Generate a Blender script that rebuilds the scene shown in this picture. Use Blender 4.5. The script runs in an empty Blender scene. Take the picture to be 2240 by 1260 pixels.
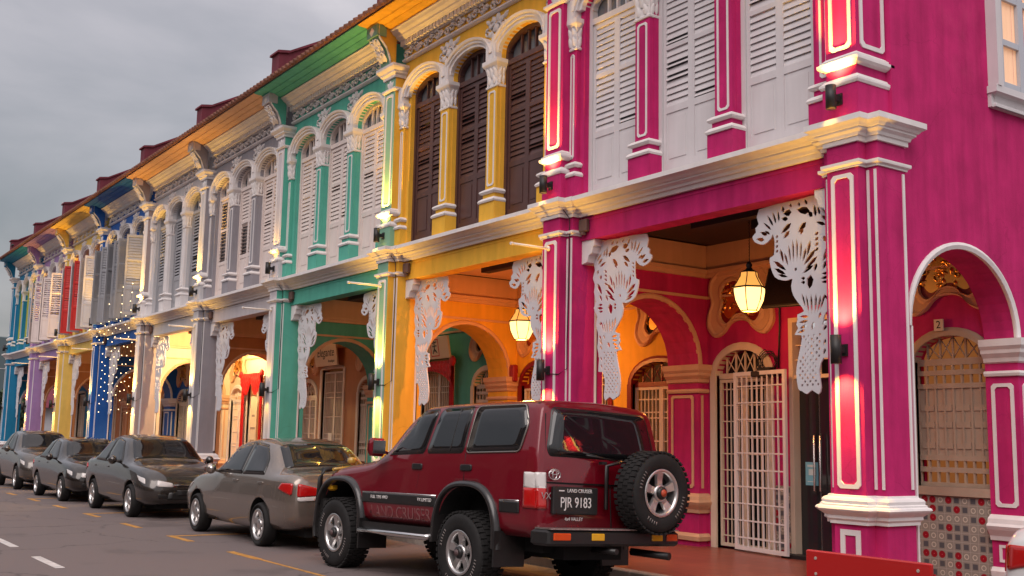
import bpy, bmesh, math, random
from math import sin, cos, pi, radians as rad, sqrt
from mathutils import Vector, Matrix
from mathutils.bvhtree import BVHTree
random.seed(7)
SC = bpy.context.scene
COL = SC.collection

# ------------------------------------------------------------------ camera
cam_d = bpy.data.cameras.new('camera'); cam = bpy.data.objects.new('camera', cam_d); COL.objects.link(cam)
CY, CP, CR = rad(34.669), rad(7.949), rad(1.093)
fw = Vector((-cos(CP)*cos(CY), cos(CP)*sin(CY), sin(CP)))
rt = Vector((sin(CY), cos(CY), 0)); up = rt.cross(fw)
r2 = rt*cos(CR) + up*sin(CR); u2 = -rt*sin(CR) + up*cos(CR)
cam.matrix_world = Matrix.Translation((6.886, -9.026, 1.619)) @ Matrix((r2, u2, -fw)).transposed().to_4x4()
cam_d.sensor_width = 36; cam_d.lens = 38.18; cam_d.clip_end = 3000
SC.camera = cam

# ------------------------------------------------------------------ world, sun, exposure
SUN_EL, SUN_AZ = rad(38), rad(205)
W_ = bpy.data.worlds.new('World'); SC.world = W_; W_.use_nodes = True
nt = W_.node_tree; nt.nodes.clear()
def N(t, typ, **kw):
    n = t.nodes.new(typ)
    for k, v in kw.items():
        if k in n.inputs: n.inputs[k].default_value = v
        else: setattr(n, k, v)
    return n
out = N(nt, 'ShaderNodeOutputWorld')
sky = N(nt, 'ShaderNodeTexSky', sky_type='NISHITA', sun_disc=False)
sky.sun_elevation = rad(50); sky.sun_rotation = rad(160); sky.air_density = 1.6; sky.dust_density = 2.5
bg1 = N(nt, 'ShaderNodeBackground', Strength=0.02); nt.links.new(sky.outputs[0], bg1.inputs[0])
tc = N(nt, 'ShaderNodeTexCoord')
mp = N(nt, 'ShaderNodeMapping'); mp.inputs['Scale'].default_value = (1, 1, 2.6)
nt.links.new(tc.outputs['Generated'], mp.inputs[0])
n1 = N(nt, 'ShaderNodeTexNoise', Scale=3.4, Detail=8.0, Roughness=0.52, Distortion=0.35); nt.links.new(mp.outputs[0], n1.inputs['Vector'])
dt = N(nt, 'ShaderNodeVectorMath', operation='DOT_PRODUCT'); nt.links.new(tc.outputs['Generated'], dt.inputs[0])
dt.inputs[1].default_value = Vector((0.22, 0.06, 0.95)).normalized()
# brightness grows overhead and towards the open side of the street
ma = N(nt, 'ShaderNodeMath', operation='MULTIPLY_ADD'); ma.inputs[1].default_value = 0.85; ma.inputs[2].default_value = 0.28
nt.links.new(dt.outputs['Value'], ma.inputs[0])
mb_ = N(nt, 'ShaderNodeMath', operation='MULTIPLY_ADD'); mb_.inputs[1].default_value = 0.95; nt.links.new(n1.outputs[0], mb_.inputs[0])
sb = N(nt, 'ShaderNodeMath', operation='SUBTRACT'); sb.inputs[1].default_value = 0.49
nt.links.new(ma.outputs[0], sb.inputs[0]); nt.links.new(sb.outputs[0], mb_.inputs[2])
cr = N(nt, 'ShaderNodeValToRGB'); nt.links.new(mb_.outputs[0], cr.inputs[0])
e = cr.color_ramp.elements
e[0].position = 0.0; e[0].color = (0.19, 0.20, 0.225, 1)
e[1].position = 1.0; e[1].color = (0.95, 0.86, 0.86, 1)
m_ = cr.color_ramp.elements.new(0.48); m_.color = (0.46, 0.43, 0.455, 1)
bg2 = N(nt, 'ShaderNodeBackground', Strength=0.80); nt.links.new(cr.outputs[0], bg2.inputs[0])
ad = N(nt, 'ShaderNodeAddShader'); nt.links.new(bg1.outputs[0], ad.inputs[0]); nt.links.new(bg2.outputs[0], ad.inputs[1])
nt.links.new(ad.outputs[0], out.inputs[0])
sun_d = bpy.data.lights.new('sun', 'SUN'); sun_d.energy = 1.5; sun_d.angle = rad(50); sun_d.color = (1.0, 0.90, 0.87)
sun = bpy.data.objects.new('sun', sun_d); COL.objects.link(sun)
sun.rotation_euler = Vector((-0.46, 0.56, -0.80)).to_track_quat('-Z', 'Y').to_euler()
SC.view_settings.view_transform = 'Standard'; SC.view_settings.look = 'None'
SC.view_settings.exposure = 0.36; SC.view_settings.gamma = 1.0
SC.cycles.max_bounces = 5; SC.cycles.diffuse_bounces = 3; SC.cycles.glossy_bounces = 3
SC.cycles.sample_clamp_indirect = 4.0; SC.cycles.caustics_reflective = False; SC.cycles.caustics_refractive = False

# ------------------------------------------------------------------ materials
MATS = {}
def mat_base(name):
    m = bpy.data.materials.new(name); m.use_nodes = True
    t = m.node_tree; return m, t, t.nodes['Principled BSDF']
def paint(name, c, rough=0.62, var=0.16, scale=2.2, bump=0.25, metal=0.0, coat=0.0, streak=True, spec=0.4, cracks=False):
    """matt wall or wood paint: blotches, faint vertical weathering streaks and a grainy bump"""
    if name in MATS: return MATS[name]
    m, t, b = mat_base(name)
    co = N(t, 'ShaderNodeTexCoord')
    no = N(t, 'ShaderNodeTexNoise', Scale=scale, Detail=6.0, Roughness=0.6); t.links.new(co.outputs['Object'], no.inputs['Vector'])
    mpp = N(t, 'ShaderNodeMapping'); mpp.inputs['Scale'].default_value = (7, 7, 0.7); t.links.new(co.outputs['Object'], mpp.inputs[0])
    n2 = N(t, 'ShaderNodeTexNoise', Scale=1.0, Detail=4.0); t.links.new(mpp.outputs[0], n2.inputs['Vector'])
    mx = N(t, 'ShaderNodeMath', operation='ADD'); t.links.new(no.outputs[0], mx.inputs[0]); t.links.new(n2.outputs[0], mx.inputs[1])
    mr = N(t, 'ShaderNodeMapRange'); mr.inputs[1].default_value = 0.65; mr.inputs[2].default_value = 1.35
    mr.inputs[3].default_value = 1 - var; mr.inputs[4].default_value = 1 + var*0.7
    t.links.new((mx if streak else no).outputs[0], mr.inputs[0])
    if not streak: mr.inputs[1].default_value = 0.3; mr.inputs[2].default_value = 0.7
    vm = N(t, 'ShaderNodeVectorMath', operation='SCALE'); vm.inputs[0].default_value = c[:3]
    t.links.new(mr.outputs[0], vm.inputs['Scale']); last = vm.outputs[0]
    if cracks:
        wv = N(t, 'ShaderNodeTexNoise', Scale=1.3, Detail=6.0); t.links.new(co.outputs['Object'], wv.inputs['Vector'])
        va = N(t, 'ShaderNodeVectorMath', operation='MULTIPLY_ADD'); va.inputs[1].default_value = (.9, .9, .9); t.links.new(wv.outputs['Color'], va.inputs[0]); t.links.new(co.outputs['Object'], va.inputs[2])
        vo = N(t, 'ShaderNodeTexVoronoi', feature='DISTANCE_TO_EDGE', Scale=.5); t.links.new(va.outputs[0], vo.inputs['Vector'])
        ck = N(t, 'ShaderNodeMapRange'); ck.inputs[1].default_value = 0.0; ck.inputs[2].default_value = .0035; ck.inputs[3].default_value = .84; ck.inputs[4].default_value = 1.0; t.links.new(vo.outputs['Distance'], ck.inputs[0])
        pn = N(t, 'ShaderNodeTexNoise', Scale=.8, Detail=8.0, Roughness=.7); t.links.new(co.outputs['Object'], pn.inputs['Vector'])
        pr = N(t, 'ShaderNodeMapRange'); pr.inputs[1].default_value = .56; pr.inputs[2].default_value = .68; pr.inputs[3].default_value = 0; pr.inputs[4].default_value = .10; t.links.new(pn.outputs[0], pr.inputs[0])
        s1 = N(t, 'ShaderNodeVectorMath', operation='SCALE'); t.links.new(last, s1.inputs[0]); t.links.new(ck.outputs[0], s1.inputs['Scale'])
        fx = N(t, 'ShaderNodeMix', data_type='RGBA'); t.links.new(pr.outputs[0], fx.inputs[0]); t.links.new(s1.outputs[0], fx.inputs[6]); fx.inputs[7].default_value = (min(1, c[0]*1.25+.1), c[1]+.10, c[2]+.10, 1); last = fx.outputs[2]
    t.links.new(last, b.inputs['Base Color'])
    b.inputs['Roughness'].default_value = rough; b.inputs['Metallic'].default_value = metal
    b.inputs['Specular IOR Level'].default_value = spec
    if coat: b.inputs['Coat Weight'].default_value = coat; b.inputs['Coat Roughness'].default_value = 0.04
    if bump:
        n3 = N(t, 'ShaderNodeTexNoise', Scale=60.0, Detail=3.0); t.links.new(co.outputs['Object'], n3.inputs['Vector'])
        n4 = N(t, 'ShaderNodeTexNoise', Scale=6.0, Detail=3.0); t.links.new(co.outputs['Object'], n4.inputs['Vector'])
        a2 = N(t, 'ShaderNodeMath', operation='ADD'); t.links.new(n3.outputs[0], a2.inputs[0]); t.links.new(n4.outputs[0], a2.inputs[1])
        bp = N(t, 'ShaderNodeBump', Strength=bump, Distance=0.006); t.links.new(a2.outputs[0], bp.inputs['Height'])
        t.links.new(bp.outputs[0], b.inputs['Normal'])
    MATS[name] = m; return m
def plain(name, c, rough=0.5, metal=0.0, coat=0.0, emit=None, es=0.0, spec=0.5, alpha=None, trans=0.0):
    if name in MATS: return MATS[name]
    m, t, b = mat_base(name)
    b.inputs['Base Color'].default_value = (*c[:3], 1); b.inputs['Roughness'].default_value = rough
    b.inputs['Metallic'].default_value = metal; b.inputs['Specular IOR Level'].default_value = spec
    if coat: b.inputs['Coat Weight'].default_value = coat; b.inputs['Coat Roughness'].default_value = 0.03
    if emit: b.inputs['Emission Color'].default_value = (*emit, 1); b.inputs['Emission Strength'].default_value = es
    if trans: b.inputs['Transmission Weight'].default_value = trans
    MATS[name] = m; return m
WHITE = paint('white plaster trim', (0.74, 0.70, 0.69), var=0.10)
CREAM = paint('cream paint', (0.72, 0.60, 0.46), var=0.10)
PEACH = paint('peach plaster', (0.66, 0.40, 0.24), var=0.10)
SHUT = paint('pale grey white shutter paint', (0.62, 0.59, 0.60), rough=0.5, var=0.08, bump=0.08)
SHUTC = paint('cream white shutter paint', (0.72, 0.62, 0.58), rough=0.5, var=0.08, bump=0.08)
SHUTB = paint('dark brown shutter paint', (0.085, 0.038, 0.034), rough=0.38, var=0.2, bump=0.1)
SHUTG = paint('grey shutter paint', (0.34, 0.34, 0.36), rough=0.5, var=0.08, bump=0.08)
SHUTL = paint('lime shutter paint', (0.50, 0.50, 0.06), rough=0.5, var=0.08, bump=0.08)
SHUTR = paint('red shutter paint', (0.55, 0.02, 0.015), rough=0.5, var=0.1, bump=0.08)
DARKGLASS = plain('dark window glass', (0.02, 0.022, 0.025), 0.06, spec=0.6)
FANGLASS = plain('fanlight glass with painted sky', (0.17, 0.175, 0.19), 0.15, spec=0.7)  # grey sky reflection put into the base colour of the panes
BLACKM = paint('black metal', (0.018, 0.016, 0.016), rough=0.45, var=0.1, bump=0.05)
MAROON = paint('maroon parapet paint', (0.15, 0.022, 0.038), rough=0.75, var=0.3, scale=1.5)
TILE = paint('clay roof tile', (0.23, 0.10, 0.07), rough=0.8, var=0.4, scale=6)
DARKWOOD = paint('dark timber', (0.035, 0.018, 0.014), rough=0.6, var=0.2)
GOLD = plain('gilded carving', (0.80, 0.42, 0.10), 0.32, 1.0)
TERRA = None
def W255(r, g, b): return tuple(((v/255+0.055)/1.055)**2.4 if v > 10 else v/255/12.92 for v in (r, g, b))

# ------------------------------------------------------------------ mesh builder
class MB:
    def __init__(s): s.v = []; s.f = []; s.m = []; s.s = []; s.M = None
    def add(s, vs, fs, mat=0, smooth=False):
        o = len(s.v)
        if s.M is not None: vs = [tuple(s.M @ Vector(p)) for p in vs]
        s.v += [tuple(p) for p in vs]
        for f in fs: s.f.append([i+o for i in f]); s.m.append(mat); s.s.append(smooth)
        return s
    def quad(s, a, b, c, d, mat=0): return s.add([a, b, c, d], [(0, 1, 2, 3)], mat)
    def box(s, x0, x1, y0, y1, z0, z1, mat=0):
        v = [(x, y, z) for x in (x0, x1) for y in (y0, y1) for z in (z0, z1)]
        return s.add(v, [(0, 1, 3, 2), (4, 6, 7, 5), (0, 4, 5, 1), (2, 3, 7, 6), (0, 2, 6, 4), (1, 5, 7, 3)], mat)
    def bbox(s, x0, x1, y0, y1, z0, z1, b=0.01, mat=0):
        """box with chamfered edges along x/z faces (all verticals)"""
        pl = [(x0+b, y0), (x1-b, y0), (x1, y0+b), (x1, y1-b), (x1-b, y1), (x0+b, y1), (x0, y1-b), (x0, y0+b)]
        cx, cy = (x0+x1)/2, (y0+y1)/2
        def ins(p): return (p[0]+(b if p[0] < cx else -b), p[1]+(b if p[1] < cy else -b))
        rows = [[(*ins(p), z0) for p in pl], [(*p, z0+b) for p in pl], [(*p, z1-b) for p in pl], [(*ins(p), z1) for p in pl]]
        return s.loft(rows, mat, True, True)
    def loft(s, rows, mat=0, closed=True, caps=False, smooth=False):
        n = len(rows[0]); vs = [p for r in rows for p in r]; fs = []
        for i in range(len(rows)-1):
            for j in range(n if closed else n-1):
                k = (j+1) % n; fs.append((i*n+j, i*n+k, (i+1)*n+k, (i+1)*n+j))
        s.add(vs, fs, mat, smooth)
        if caps:
            s.add(rows[0], [tuple(range(n-1, -1, -1))], mat); s.add(rows[-1], [tuple(range(n))], mat)
        return s
    def prism(s, poly, axis, a0, a1, mat=0, capmat=None):
        def P(p, a): return {'x': (a, p[0], p[1]), 'y': (p[0], a, p[1]), 'z': (p[0], p[1], a)}[axis]
        n = len(poly); A = [P(p, a0) for p in poly]; B = [P(p, a1) for p in poly]
        s.add(A+B, [(i, (i+1) % n, n+(i+1) % n, n+i) for i in range(n)], mat)
        cm = mat if capmat is None else capmat
        s.add(A, [tuple(range(n))], cm); s.add(B, [tuple(range(n-1, -1, -1))], cm); return s
    def ring(s, plan, prof, mat=0, closed=True, smooth=False):
        """sweep a moulding profile [(offset, z)] round a plan of right-angled corners (counter-clockwise)"""
        n = len(plan)
        def nrm(a, b):
            dx, dy = b[0]-a[0], b[1]-a[1]; l = math.hypot(dx, dy); return (dy/l, -dx/l)
        rows = []
        for off, z in prof:
            row = []
            for i in range(n):
                p = plan[i]
                if closed or 0 < i < n-1:
                    na, nb = nrm(plan[i-1], p), nrm(p, plan[(i+1) % n])
                    mx, my = (na[0]+nb[0], na[1]+nb[1]) if abs(na[0]*nb[0]+na[1]*nb[1]) < 0.9 else na
                else: mx, my = nrm(p, plan[1]) if i == 0 else nrm(plan[i-1], p)
                row.append((p[0]+mx*off, p[1]+my*off, z))
            rows.append(row)
        s.loft(rows, mat, closed, False, smooth)
        if closed: s.add(rows[-1], [tuple(range(n))], mat); s.add(rows[0], [tuple(range(n-1, -1, -1))], mat)
        return s
    def extr(s, prof, x0, x1, mat=0):
        """closed (y,z) profile run along x"""
        return s.prism(prof, 'x', x0, x1, mat)
    def tube(s, pts, r, n=6, mat=0, closed=False, smooth=True):
        pts = [Vector(p) for p in pts]; rows = []; L = len(pts)
        for i, p in enumerate(pts):
            a = pts[i-1] if (i > 0 or closed) else p; b = pts[(i+1) % L] if (i < L-1 or closed) else p
            t = (b-a).normalized(); q = Vector((0, 0, 1)) if abs(t.z) < 0.9 else Vector((1, 0, 0))
            u = t.cross(q).normalized(); w = u.cross(t)
            rr = r[i] if isinstance(r, (list, tuple)) else r
            rows.append([tuple(p+u*cos(2*pi*k/n)*rr+w*sin(2*pi*k/n)*rr) for k in range(n)])
        if closed: rows.append(rows[0])
        return s.loft(rows, mat, True, not closed, smooth)
    def lathe(s, prof, c=(0, 0, 0), n=16, mat=0, axis='z', smooth=True, a0=0.0, caps=True):
        rows = []
        for r, h in prof:
            row = []
            for k in range(n):
                a = a0+2*pi*k/n; u, w = r*cos(a), r*sin(a)
                row.append({'z': (c[0]+u, c[1]+w, c[2]+h), 'y': (c[0]+u, c[1]+h, c[2]+w), 'x': (c[0]+h, c[1]+u, c[2]+w)}[axis])
            rows.append(row)
        return s.loft(rows, mat, True, caps, smooth)
    def build(s, name, mats, parent=None, loc=(0, 0, 0), rotz=0.0, kind=None, auto=True):
        me = bpy.data.meshes.new(name); me.from_pydata(s.v, [], s.f)
        if not isinstance(mats, (list, tuple)): mats = [mats]
        for m in mats: me.materials.append(m)
        me.polygons.foreach_set('material_index', s.m); me.polygons.foreach_set('use_smooth', s.s)
        bm = bmesh.new(); bm.from_mesh(me); bmesh.ops.remove_doubles(bm, verts=bm.verts, dist=1e-5)
        bmesh.ops.recalc_face_normals(bm, faces=bm.faces); bm.to_mesh(me); bm.free(); me.update()
        o = bpy.data.objects.new(name, me); COL.objects.link(o)
        o.parent = parent; o.location = loc; o.rotation_euler = (0, 0, rotz)
        if kind: o['kind'] = kind
        return o
def thing(name, label, cat, loc=(0, 0, 0), rotz=0.0, group=None):
    o = bpy.data.objects.new(name, None); COL.objects.link(o); o.location = loc; o.rotation_euler = (0, 0, rotz)
    o.empty_display_size = 0.2
    return tag(o, label, cat, group)
def tag(o, label, cat, group=None):
    o['label'] = label; o['category'] = cat
    if group: o['group'] = group
    return o
def dup(root, loc, rotz=None, label=None, scale=None):
    """copy of a thing with its parts and sub-parts"""
    r = root.copy(); COL.objects.link(r); r.location = loc
    if rotz is not None: r.rotation_euler = (0, 0, rotz)
    if scale: r.scale = scale
    if label: r['label'] = label
    for ch in list(root.children):
        c = ch.copy(); COL.objects.link(c); c.parent = r
        for g in ch.children:
            d = g.copy(); COL.objects.link(d); d.parent = c
    return r
def text_mesh(body, size, mat, name, parent=None, M=None, ext=0.0015, squash=1.0, shear=0.0, loc=None):
    """lettering as thin solid letters"""
    cu = bpy.data.curves.new(name, 'FONT'); cu.body = body; cu.size = size; cu.extrude = ext
    cu.align_x = 'CENTER'; cu.align_y = 'CENTER'; cu.shear = shear
    ob = bpy.data.objects.new(name, cu); COL.objects.link(ob)
    dg = bpy.context.evaluated_depsgraph_get()
    me = bpy.data.meshes.new_from_object(ob.evaluated_get(dg)); bpy.data.objects.remove(ob)
    me.materials.clear(); me.materials.append(mat)
    me.transform(Matrix.Diagonal((squash, 1, 1, 1)))
    if M is not None: me.transform(M)
    o = bpy.data.objects.new(name, me); COL.objects.link(o); o.parent = parent
    if loc: o.location = loc
    return o
# facing frames for lettering: x-right, y-up of the letters -> world axes
FACE_MY = Matrix(((1, 0, 0, 0), (0, 0, -1, 0), (0, 1, 0, 0), (0, 0, 0, 1)))       # reads from -y
FACE_PX = Matrix(((0, 0, 1, 0), (1, 0, 0, 0), (0, 1, 0, 0), (0, 0, 0, 1)))        # reads from +x
def spot(name, loc, down, energy, size=75, blend=0.6, color=(1.0, 0.56, 0.22), parent=None, radius=0.03, tilt=0.0):
    d = bpy.data.lights.new(name, 'SPOT'); d.energy = energy; d.spot_size = rad(size); d.spot_blend = blend
    d.color = color; d.shadow_soft_size = radius
    o = bpy.data.objects.new(name, d); COL.objects.link(o); o.location = loc
    o.rotation_euler = (tilt if down else pi-tilt, 0, 0); o.parent = parent; return o
def point(name, loc, energy, color=(1.0, 0.55, 0.2), radius=0.08, parent=None):
    d = bpy.data.lights.new(name, 'POINT'); d.energy = energy; d.color = color; d.shadow_soft_size = radius
    o = bpy.data.objects.new(name, d); COL.objects.link(o); o.location = loc; o.parent = parent; return o

# ------------------------------------------------------------------ shophouse row: measures (metres)
W, PW, Q, BY, BD = 5.02, 0.39, 0.14, 0.127, 0.583
FLOOR = 0.12
PINK = paint('hot pink plaster', (0.50, 0.022, 0.140), var=0.28, rough=.8, spec=.15, cracks=True)
MINT = paint('mint green plaster', (0.20, 0.40, 0.28), var=0.12)
YEL = paint('golden yellow plaster', (0.80, 0.44, 0.05), var=0.16, rough=.75, spec=.2, cracks=True)
GRN = paint('green plaster', (0.10, 0.41, 0.315), var=0.16, rough=.75, spec=.2, cracks=True)
GRY = paint('violet grey plaster', (0.29, 0.275, 0.30), var=0.14, rough=.75, spec=.2)
LIL = paint('pale lilac plaster', (0.56, 0.52, 0.54), var=0.12)
LGT = paint('light grey plaster', (0.52, 0.51, 0.52), var=0.12)
BRN = paint('taupe plaster', (0.36, 0.29, 0.28), var=0.12)
BLU = paint('deep blue plaster', (0.008, 0.10, 0.40), var=0.14)
PYL = paint('pale yellow plaster', (0.80, 0.56, 0.13), var=0.14)
PUR = paint('lavender purple plaster', (0.36, 0.22, 0.46), var=0.14)
TEA = paint('teal blue plaster', (0.008, 0.20, 0.38), var=0.14)
OCH = paint('terracotta orange plaster', (0.50, 0.21, 0.08), var=0.14)
REDF = paint('dark red timber', (0.22, 0.012, 0.012), rough=0.4, var=0.2)
HOUSES = [
 # wall, front of left pier, side of left pier, beam, shutters, inner wall, cove, description
 dict(w=PINK, f=PINK, s=PINK, b=PINK, sh=SHUT, i=PINK, c=PINK, d='hot pink corner'),
 dict(w=YEL, f=MINT, s=YEL, b=YEL, sh=SHUTB, i=YEL, c=YEL, d='golden yellow'),
 dict(w=GRN, f=LIL, s=GRN, b=GRN, sh=SHUTC, i=GRN, c=GRN, d='green'),
 dict(w=GRY, f=LGT, s=GRY, b=LIL, sh=SHUTC, i=OCH, c=PEACH, d='violet grey'),
 dict(w=LGT, f=WHITE, s=BRN, b=LGT, sh=SHUTG, i=CREAM, c=PEACH, d='white and grey'),
 dict(w=BLU, f=BLU, s=BLU, b=BLU, sh=SHUTG, i=BLU, c=BLU, d='deep blue'),
 dict(w=PYL, f=PYL, s=PYL, b=PYL, sh=SHUT, i=OCH, c=PYL, d='pale yellow'),
 dict(w=PUR, f=PUR, s=PUR, b=PUR, sh=SHUTC, i=OCH, c=PUR, d='lavender purple'),
 dict(w=TEA, f=TEA, s=TEA, b=TEA, sh=SHUTL, i=TEA, c=TEA, d='teal blue'),
]

def frame_rect(mb, u0, u1, z0, z1, w, mp_, mat=0, ch=0.03, d=0.014):
    """flat raised outline with notched corners; mp_(u, d, z) -> world"""
    def poly(a0, a1, b0, b1, c): return [(a0+c, b0), (a1-c, b0), (a1, b0+c), (a1, b1-c), (a1-c, b1), (a0+c, b1), (a0, b1-c), (a0, b0+c)]
    o, i_ = poly(u0, u1, z0, z1, ch), poly(u0+w, u1-w, z0+w, z1-w, ch)
    rows = [[mp_(u, 0, z) for u, z in o], [mp_(u, d, z) for u, z in o], [mp_(u, d, z) for u, z in i_], [mp_(u, 0, z) for u, z in i_]]
    mb.loft(rows, mat)
def arch_wall(mb, mp_, u0, u1, z0, z1, ops, th, mf=0, mbk=0, mr=0, n=16):
    """wall with arched openings; ops = (uc, half width, sill z, spring z, rise)"""
    def Q4(a, b, c, d_, m):
        for dd, mm in ((0.0, mf), (th, mbk)): mb.add([mp_(u, dd, z) for u, z in (a, b, c, d_)], [(0, 1, 2, 3)], mm)
    x = u0
    for uc, hw, zb, zs, rise in ops:
        Q4((x, z0), (uc-hw, z0), (uc-hw, z1), (x, z1), mf)
        if zb > z0+1e-4:
            Q4((uc-hw, z0), (uc+hw, z0), (uc+hw, zb), (uc-hw, zb), mf)
            mb.add([mp_(u, dd, zb) for u, dd in ((uc-hw, 0), (uc+hw, 0), (uc+hw, th), (uc-hw, th))], [(0, 1, 2, 3)], mr)
        pts = [(uc-hw*cos(pi*i/n), zs+rise*sin(pi*i/n)) for i in range(n+1)]
        for a, b in zip(pts, pts[1:]): Q4(a, b, (b[0], z1), (a[0], z1), mf)
        edge = [(uc-hw, zb)]+pts+[(uc+hw, zb)]
        mb.loft([[mp_(u, 0, z) for u, z in edge], [mp_(u, th, z) for u, z in edge]], mr, closed=False)
        x = uc+hw
    Q4((x, z0), (u1, z0), (u1, z1), (x, z1), mf)
    mb.add([mp_(u, d, z) for z in (z0, z1) for u in (u0, u1) for d in (0, th)], [(0, 1, 3, 2), (4, 6, 7, 5), (0, 4, 5, 1), (2, 3, 7, 6)], mf)
def archivolt(mb, mp_, uc, hw, zs, rise, prof, mat=0, n=18):
    rows = []
    for r, d in prof: rows.append([mp_(uc-(hw+r)*cos(pi*i/n), d, zs+(rise+r)*sin(pi*i/n)) for i in range(n+1)])
    mb.loft(rows, mat, closed=False)
    for e_ in (0, n): mb.add([rw[e_] for rw in rows], [tuple(range(len(rows)))], mat)
def curl(mb, cx, cz, r, turns, sgn, mp_, mat=0, a0=0.0, rad_=0.012, n=5, seg=14):
    pts = []
    for i in range(seg+1):
        t = i/seg; a = a0+sgn*turns*2*pi*t; rr = r*(1-0.82*t); pts.append(mp_(cx+rr*cos(a), rad_*0.6, cz+rr*sin(a)))
    mb.tube(pts, [rad_*(1.1-0.35*i/seg) for i in range(seg+1)], n, mat)
def leaf(mb, cx, cz, L, w, ang, mp_, mat=0, bulge=0.022):
    ca, sa = cos(ang), sin(ang); n = 5; rows = []
    for i in range(n+1):
        t = i/n; ww = w*sin(pi*min(1, 0.12+0.88*t))**0.8*(1 if t < 1 else 0.05)
        row = []
        for s_, dd in ((-1, 0), (-0.5, 0.8), (0, 1), (0.5, 0.8), (1, 0)):
            u, v = L*t, ww*s_; row.append(mp_(cx+u*ca-v*sa, bulge*dd*sin(pi*(0.15+0.8*t)), cz+u*sa+v*ca))
        rows.append(row)
    mb.loft(rows, mat, closed=False, smooth=True)
def plan_pier(xr, y0=0.0, by=BY, bd=BD, q=Q, p=PW):
    return [(xr-p, y0), (xr, y0), (xr, by), (xr+q, by), (xr+q, bd), (xr-p-q, bd), (xr-p-q, by), (xr-p, by)]
PLINTH = [(0, .854), (.03, .854), (.03, .885), (.05, .905), (.05, .935), (.085, .965), (.105, .985), (.115, 1.0), (.105, 1.02), (.08, 1.03), (.08, 1.045), (.065, 1.055), (.068, 1.085), (.055, 1.105), (.025, 1.12), (.02, 1.135), (0, 1.14)]
NECK = [(0, 4.452), (.018, 4.452), (.018, 4.47), (.045, 4.485), (.048, 4.5), (.048, 4.52), (0, 4.53)]
CAPT = [(0, 4.715), (.028, 4.715), (.028, 4.765), (.045, 4.77), (.055, 4.80), (.088, 4.825), (.088, 4.845), (.105, 4.85), (.125, 4.875), (.165, 4.90), (.165, 4.96), (0, 4.965)]
def lower_pier(root, xr, mf, ms, k):
    pl = plan_pier(xr); mb = MB(); n = 8
    em = [0, 1, 1, 1, 0, 0, 0, 0]
    for j in range(n):
        a, b = pl[j], pl[(j+1) % n]
        mb.quad((*a, FLOOR-.1), (*b, FLOOR-.1), (*b, 4.96), (*a, 4.96), em[j])
    o = mb.build('pier', [mf, ms], root)
    t = MB()
    t.ring(pl, PLINTH); t.ring(pl, NECK); t.ring(pl, CAPT)
    def fr(u, d, z): return (u, -d, z)
    frame_rect(t, xr-PW+.055, xr-.055, 1.20, 4.40, .042, fr, ch=.035)
    frame_rect(t, xr-PW+.075, xr-.075, .30, .80, .055, fr, ch=.0, d=.012)
    def nf(u, d, z): return (u, BY-d, z)
    t.box(xr+.012, xr+.040, BY-.012, BY, 1.2, 4.42); t.box(xr+Q-.040, xr+Q-.012, BY-.012, BY, 1.2, 4.42)
    t.box(xr+Q, xr+Q+.012, BD-.06, BD-.025, 1.2, 4.42)
    t.box(xr-PW-Q+.03, xr-PW-Q+.07, BY-.012, BY, 1.2, 4.42)
    t.build('pier_moulding', WHITE, o)
    return o
def upper_pier(root, xr, mf, ms, k, deep=0.25):
    o0 = MB(); p = PW
    for a, b, m in (((xr-p, deep), (xr-p, .02), 0), ((xr-p, .02), (xr, .02), 0), ((xr, .02), (xr, deep), 1)):
        o0.quad((*a, 4.94), (*b, 4.94), (*b, 8.36), (*a, 8.36), m)
    pc = [(xr-p, deep), (xr-p, .02), (xr, .02), (xr, deep)]
    o0.loft([[(*(q_[0]+dx, q_[1]+dy), z) for q_, (dx, dy) in zip(pc, ((-.03, 0), (-.03, -.03), (.03, -.03), (.03, 0)))] for z in (4.94, 5.36)], 0, closed=False)
    o = o0.build('upper_pier', [mf, ms], root)
    t = MB()
    t.ring(pc, [(0, 5.345), (.04, 5.345), (.055, 5.37), (.055, 5.395), (.03, 5.415), (.015, 5.44), (0, 5.445)], closed=False)
    t.ring(pc, [(0, 5.545), (.045, 5.56), (.07, 5.585), (.07, 5.615), (.045, 5.63), (.045, 5.65), (.02, 5.665), (0, 5.685)], closed=False)
    t.ring(pc, [(0, 7.87), (.02, 7.87), (.045, 7.90), (.045, 7.93), (0, 7.94)], closed=False)
    t.ring(pc, [(0, 8.12), (.03, 8.12), (.04, 8.17), (.08, 8.20), (.08, 8.23), (.125, 8.27), (.14, 8.29), (.14, 8.34), (0, 8.345)], closed=False)
    def fr(u, d, z): return (u, .02-d, z)
    frame_rect(t, xr-p+.055, xr-.055, 5.74, 7.82, .040, fr, ch=.035)
    # small plaster tuft between neck and cap
    for s_ in (-1, 0, 1): leaf(t, xr-p/2, 7.95, .16, .045, pi/2-s_*0.8, fr)
    t.build('pier_moulding', WHITE, o)
    return o
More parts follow.
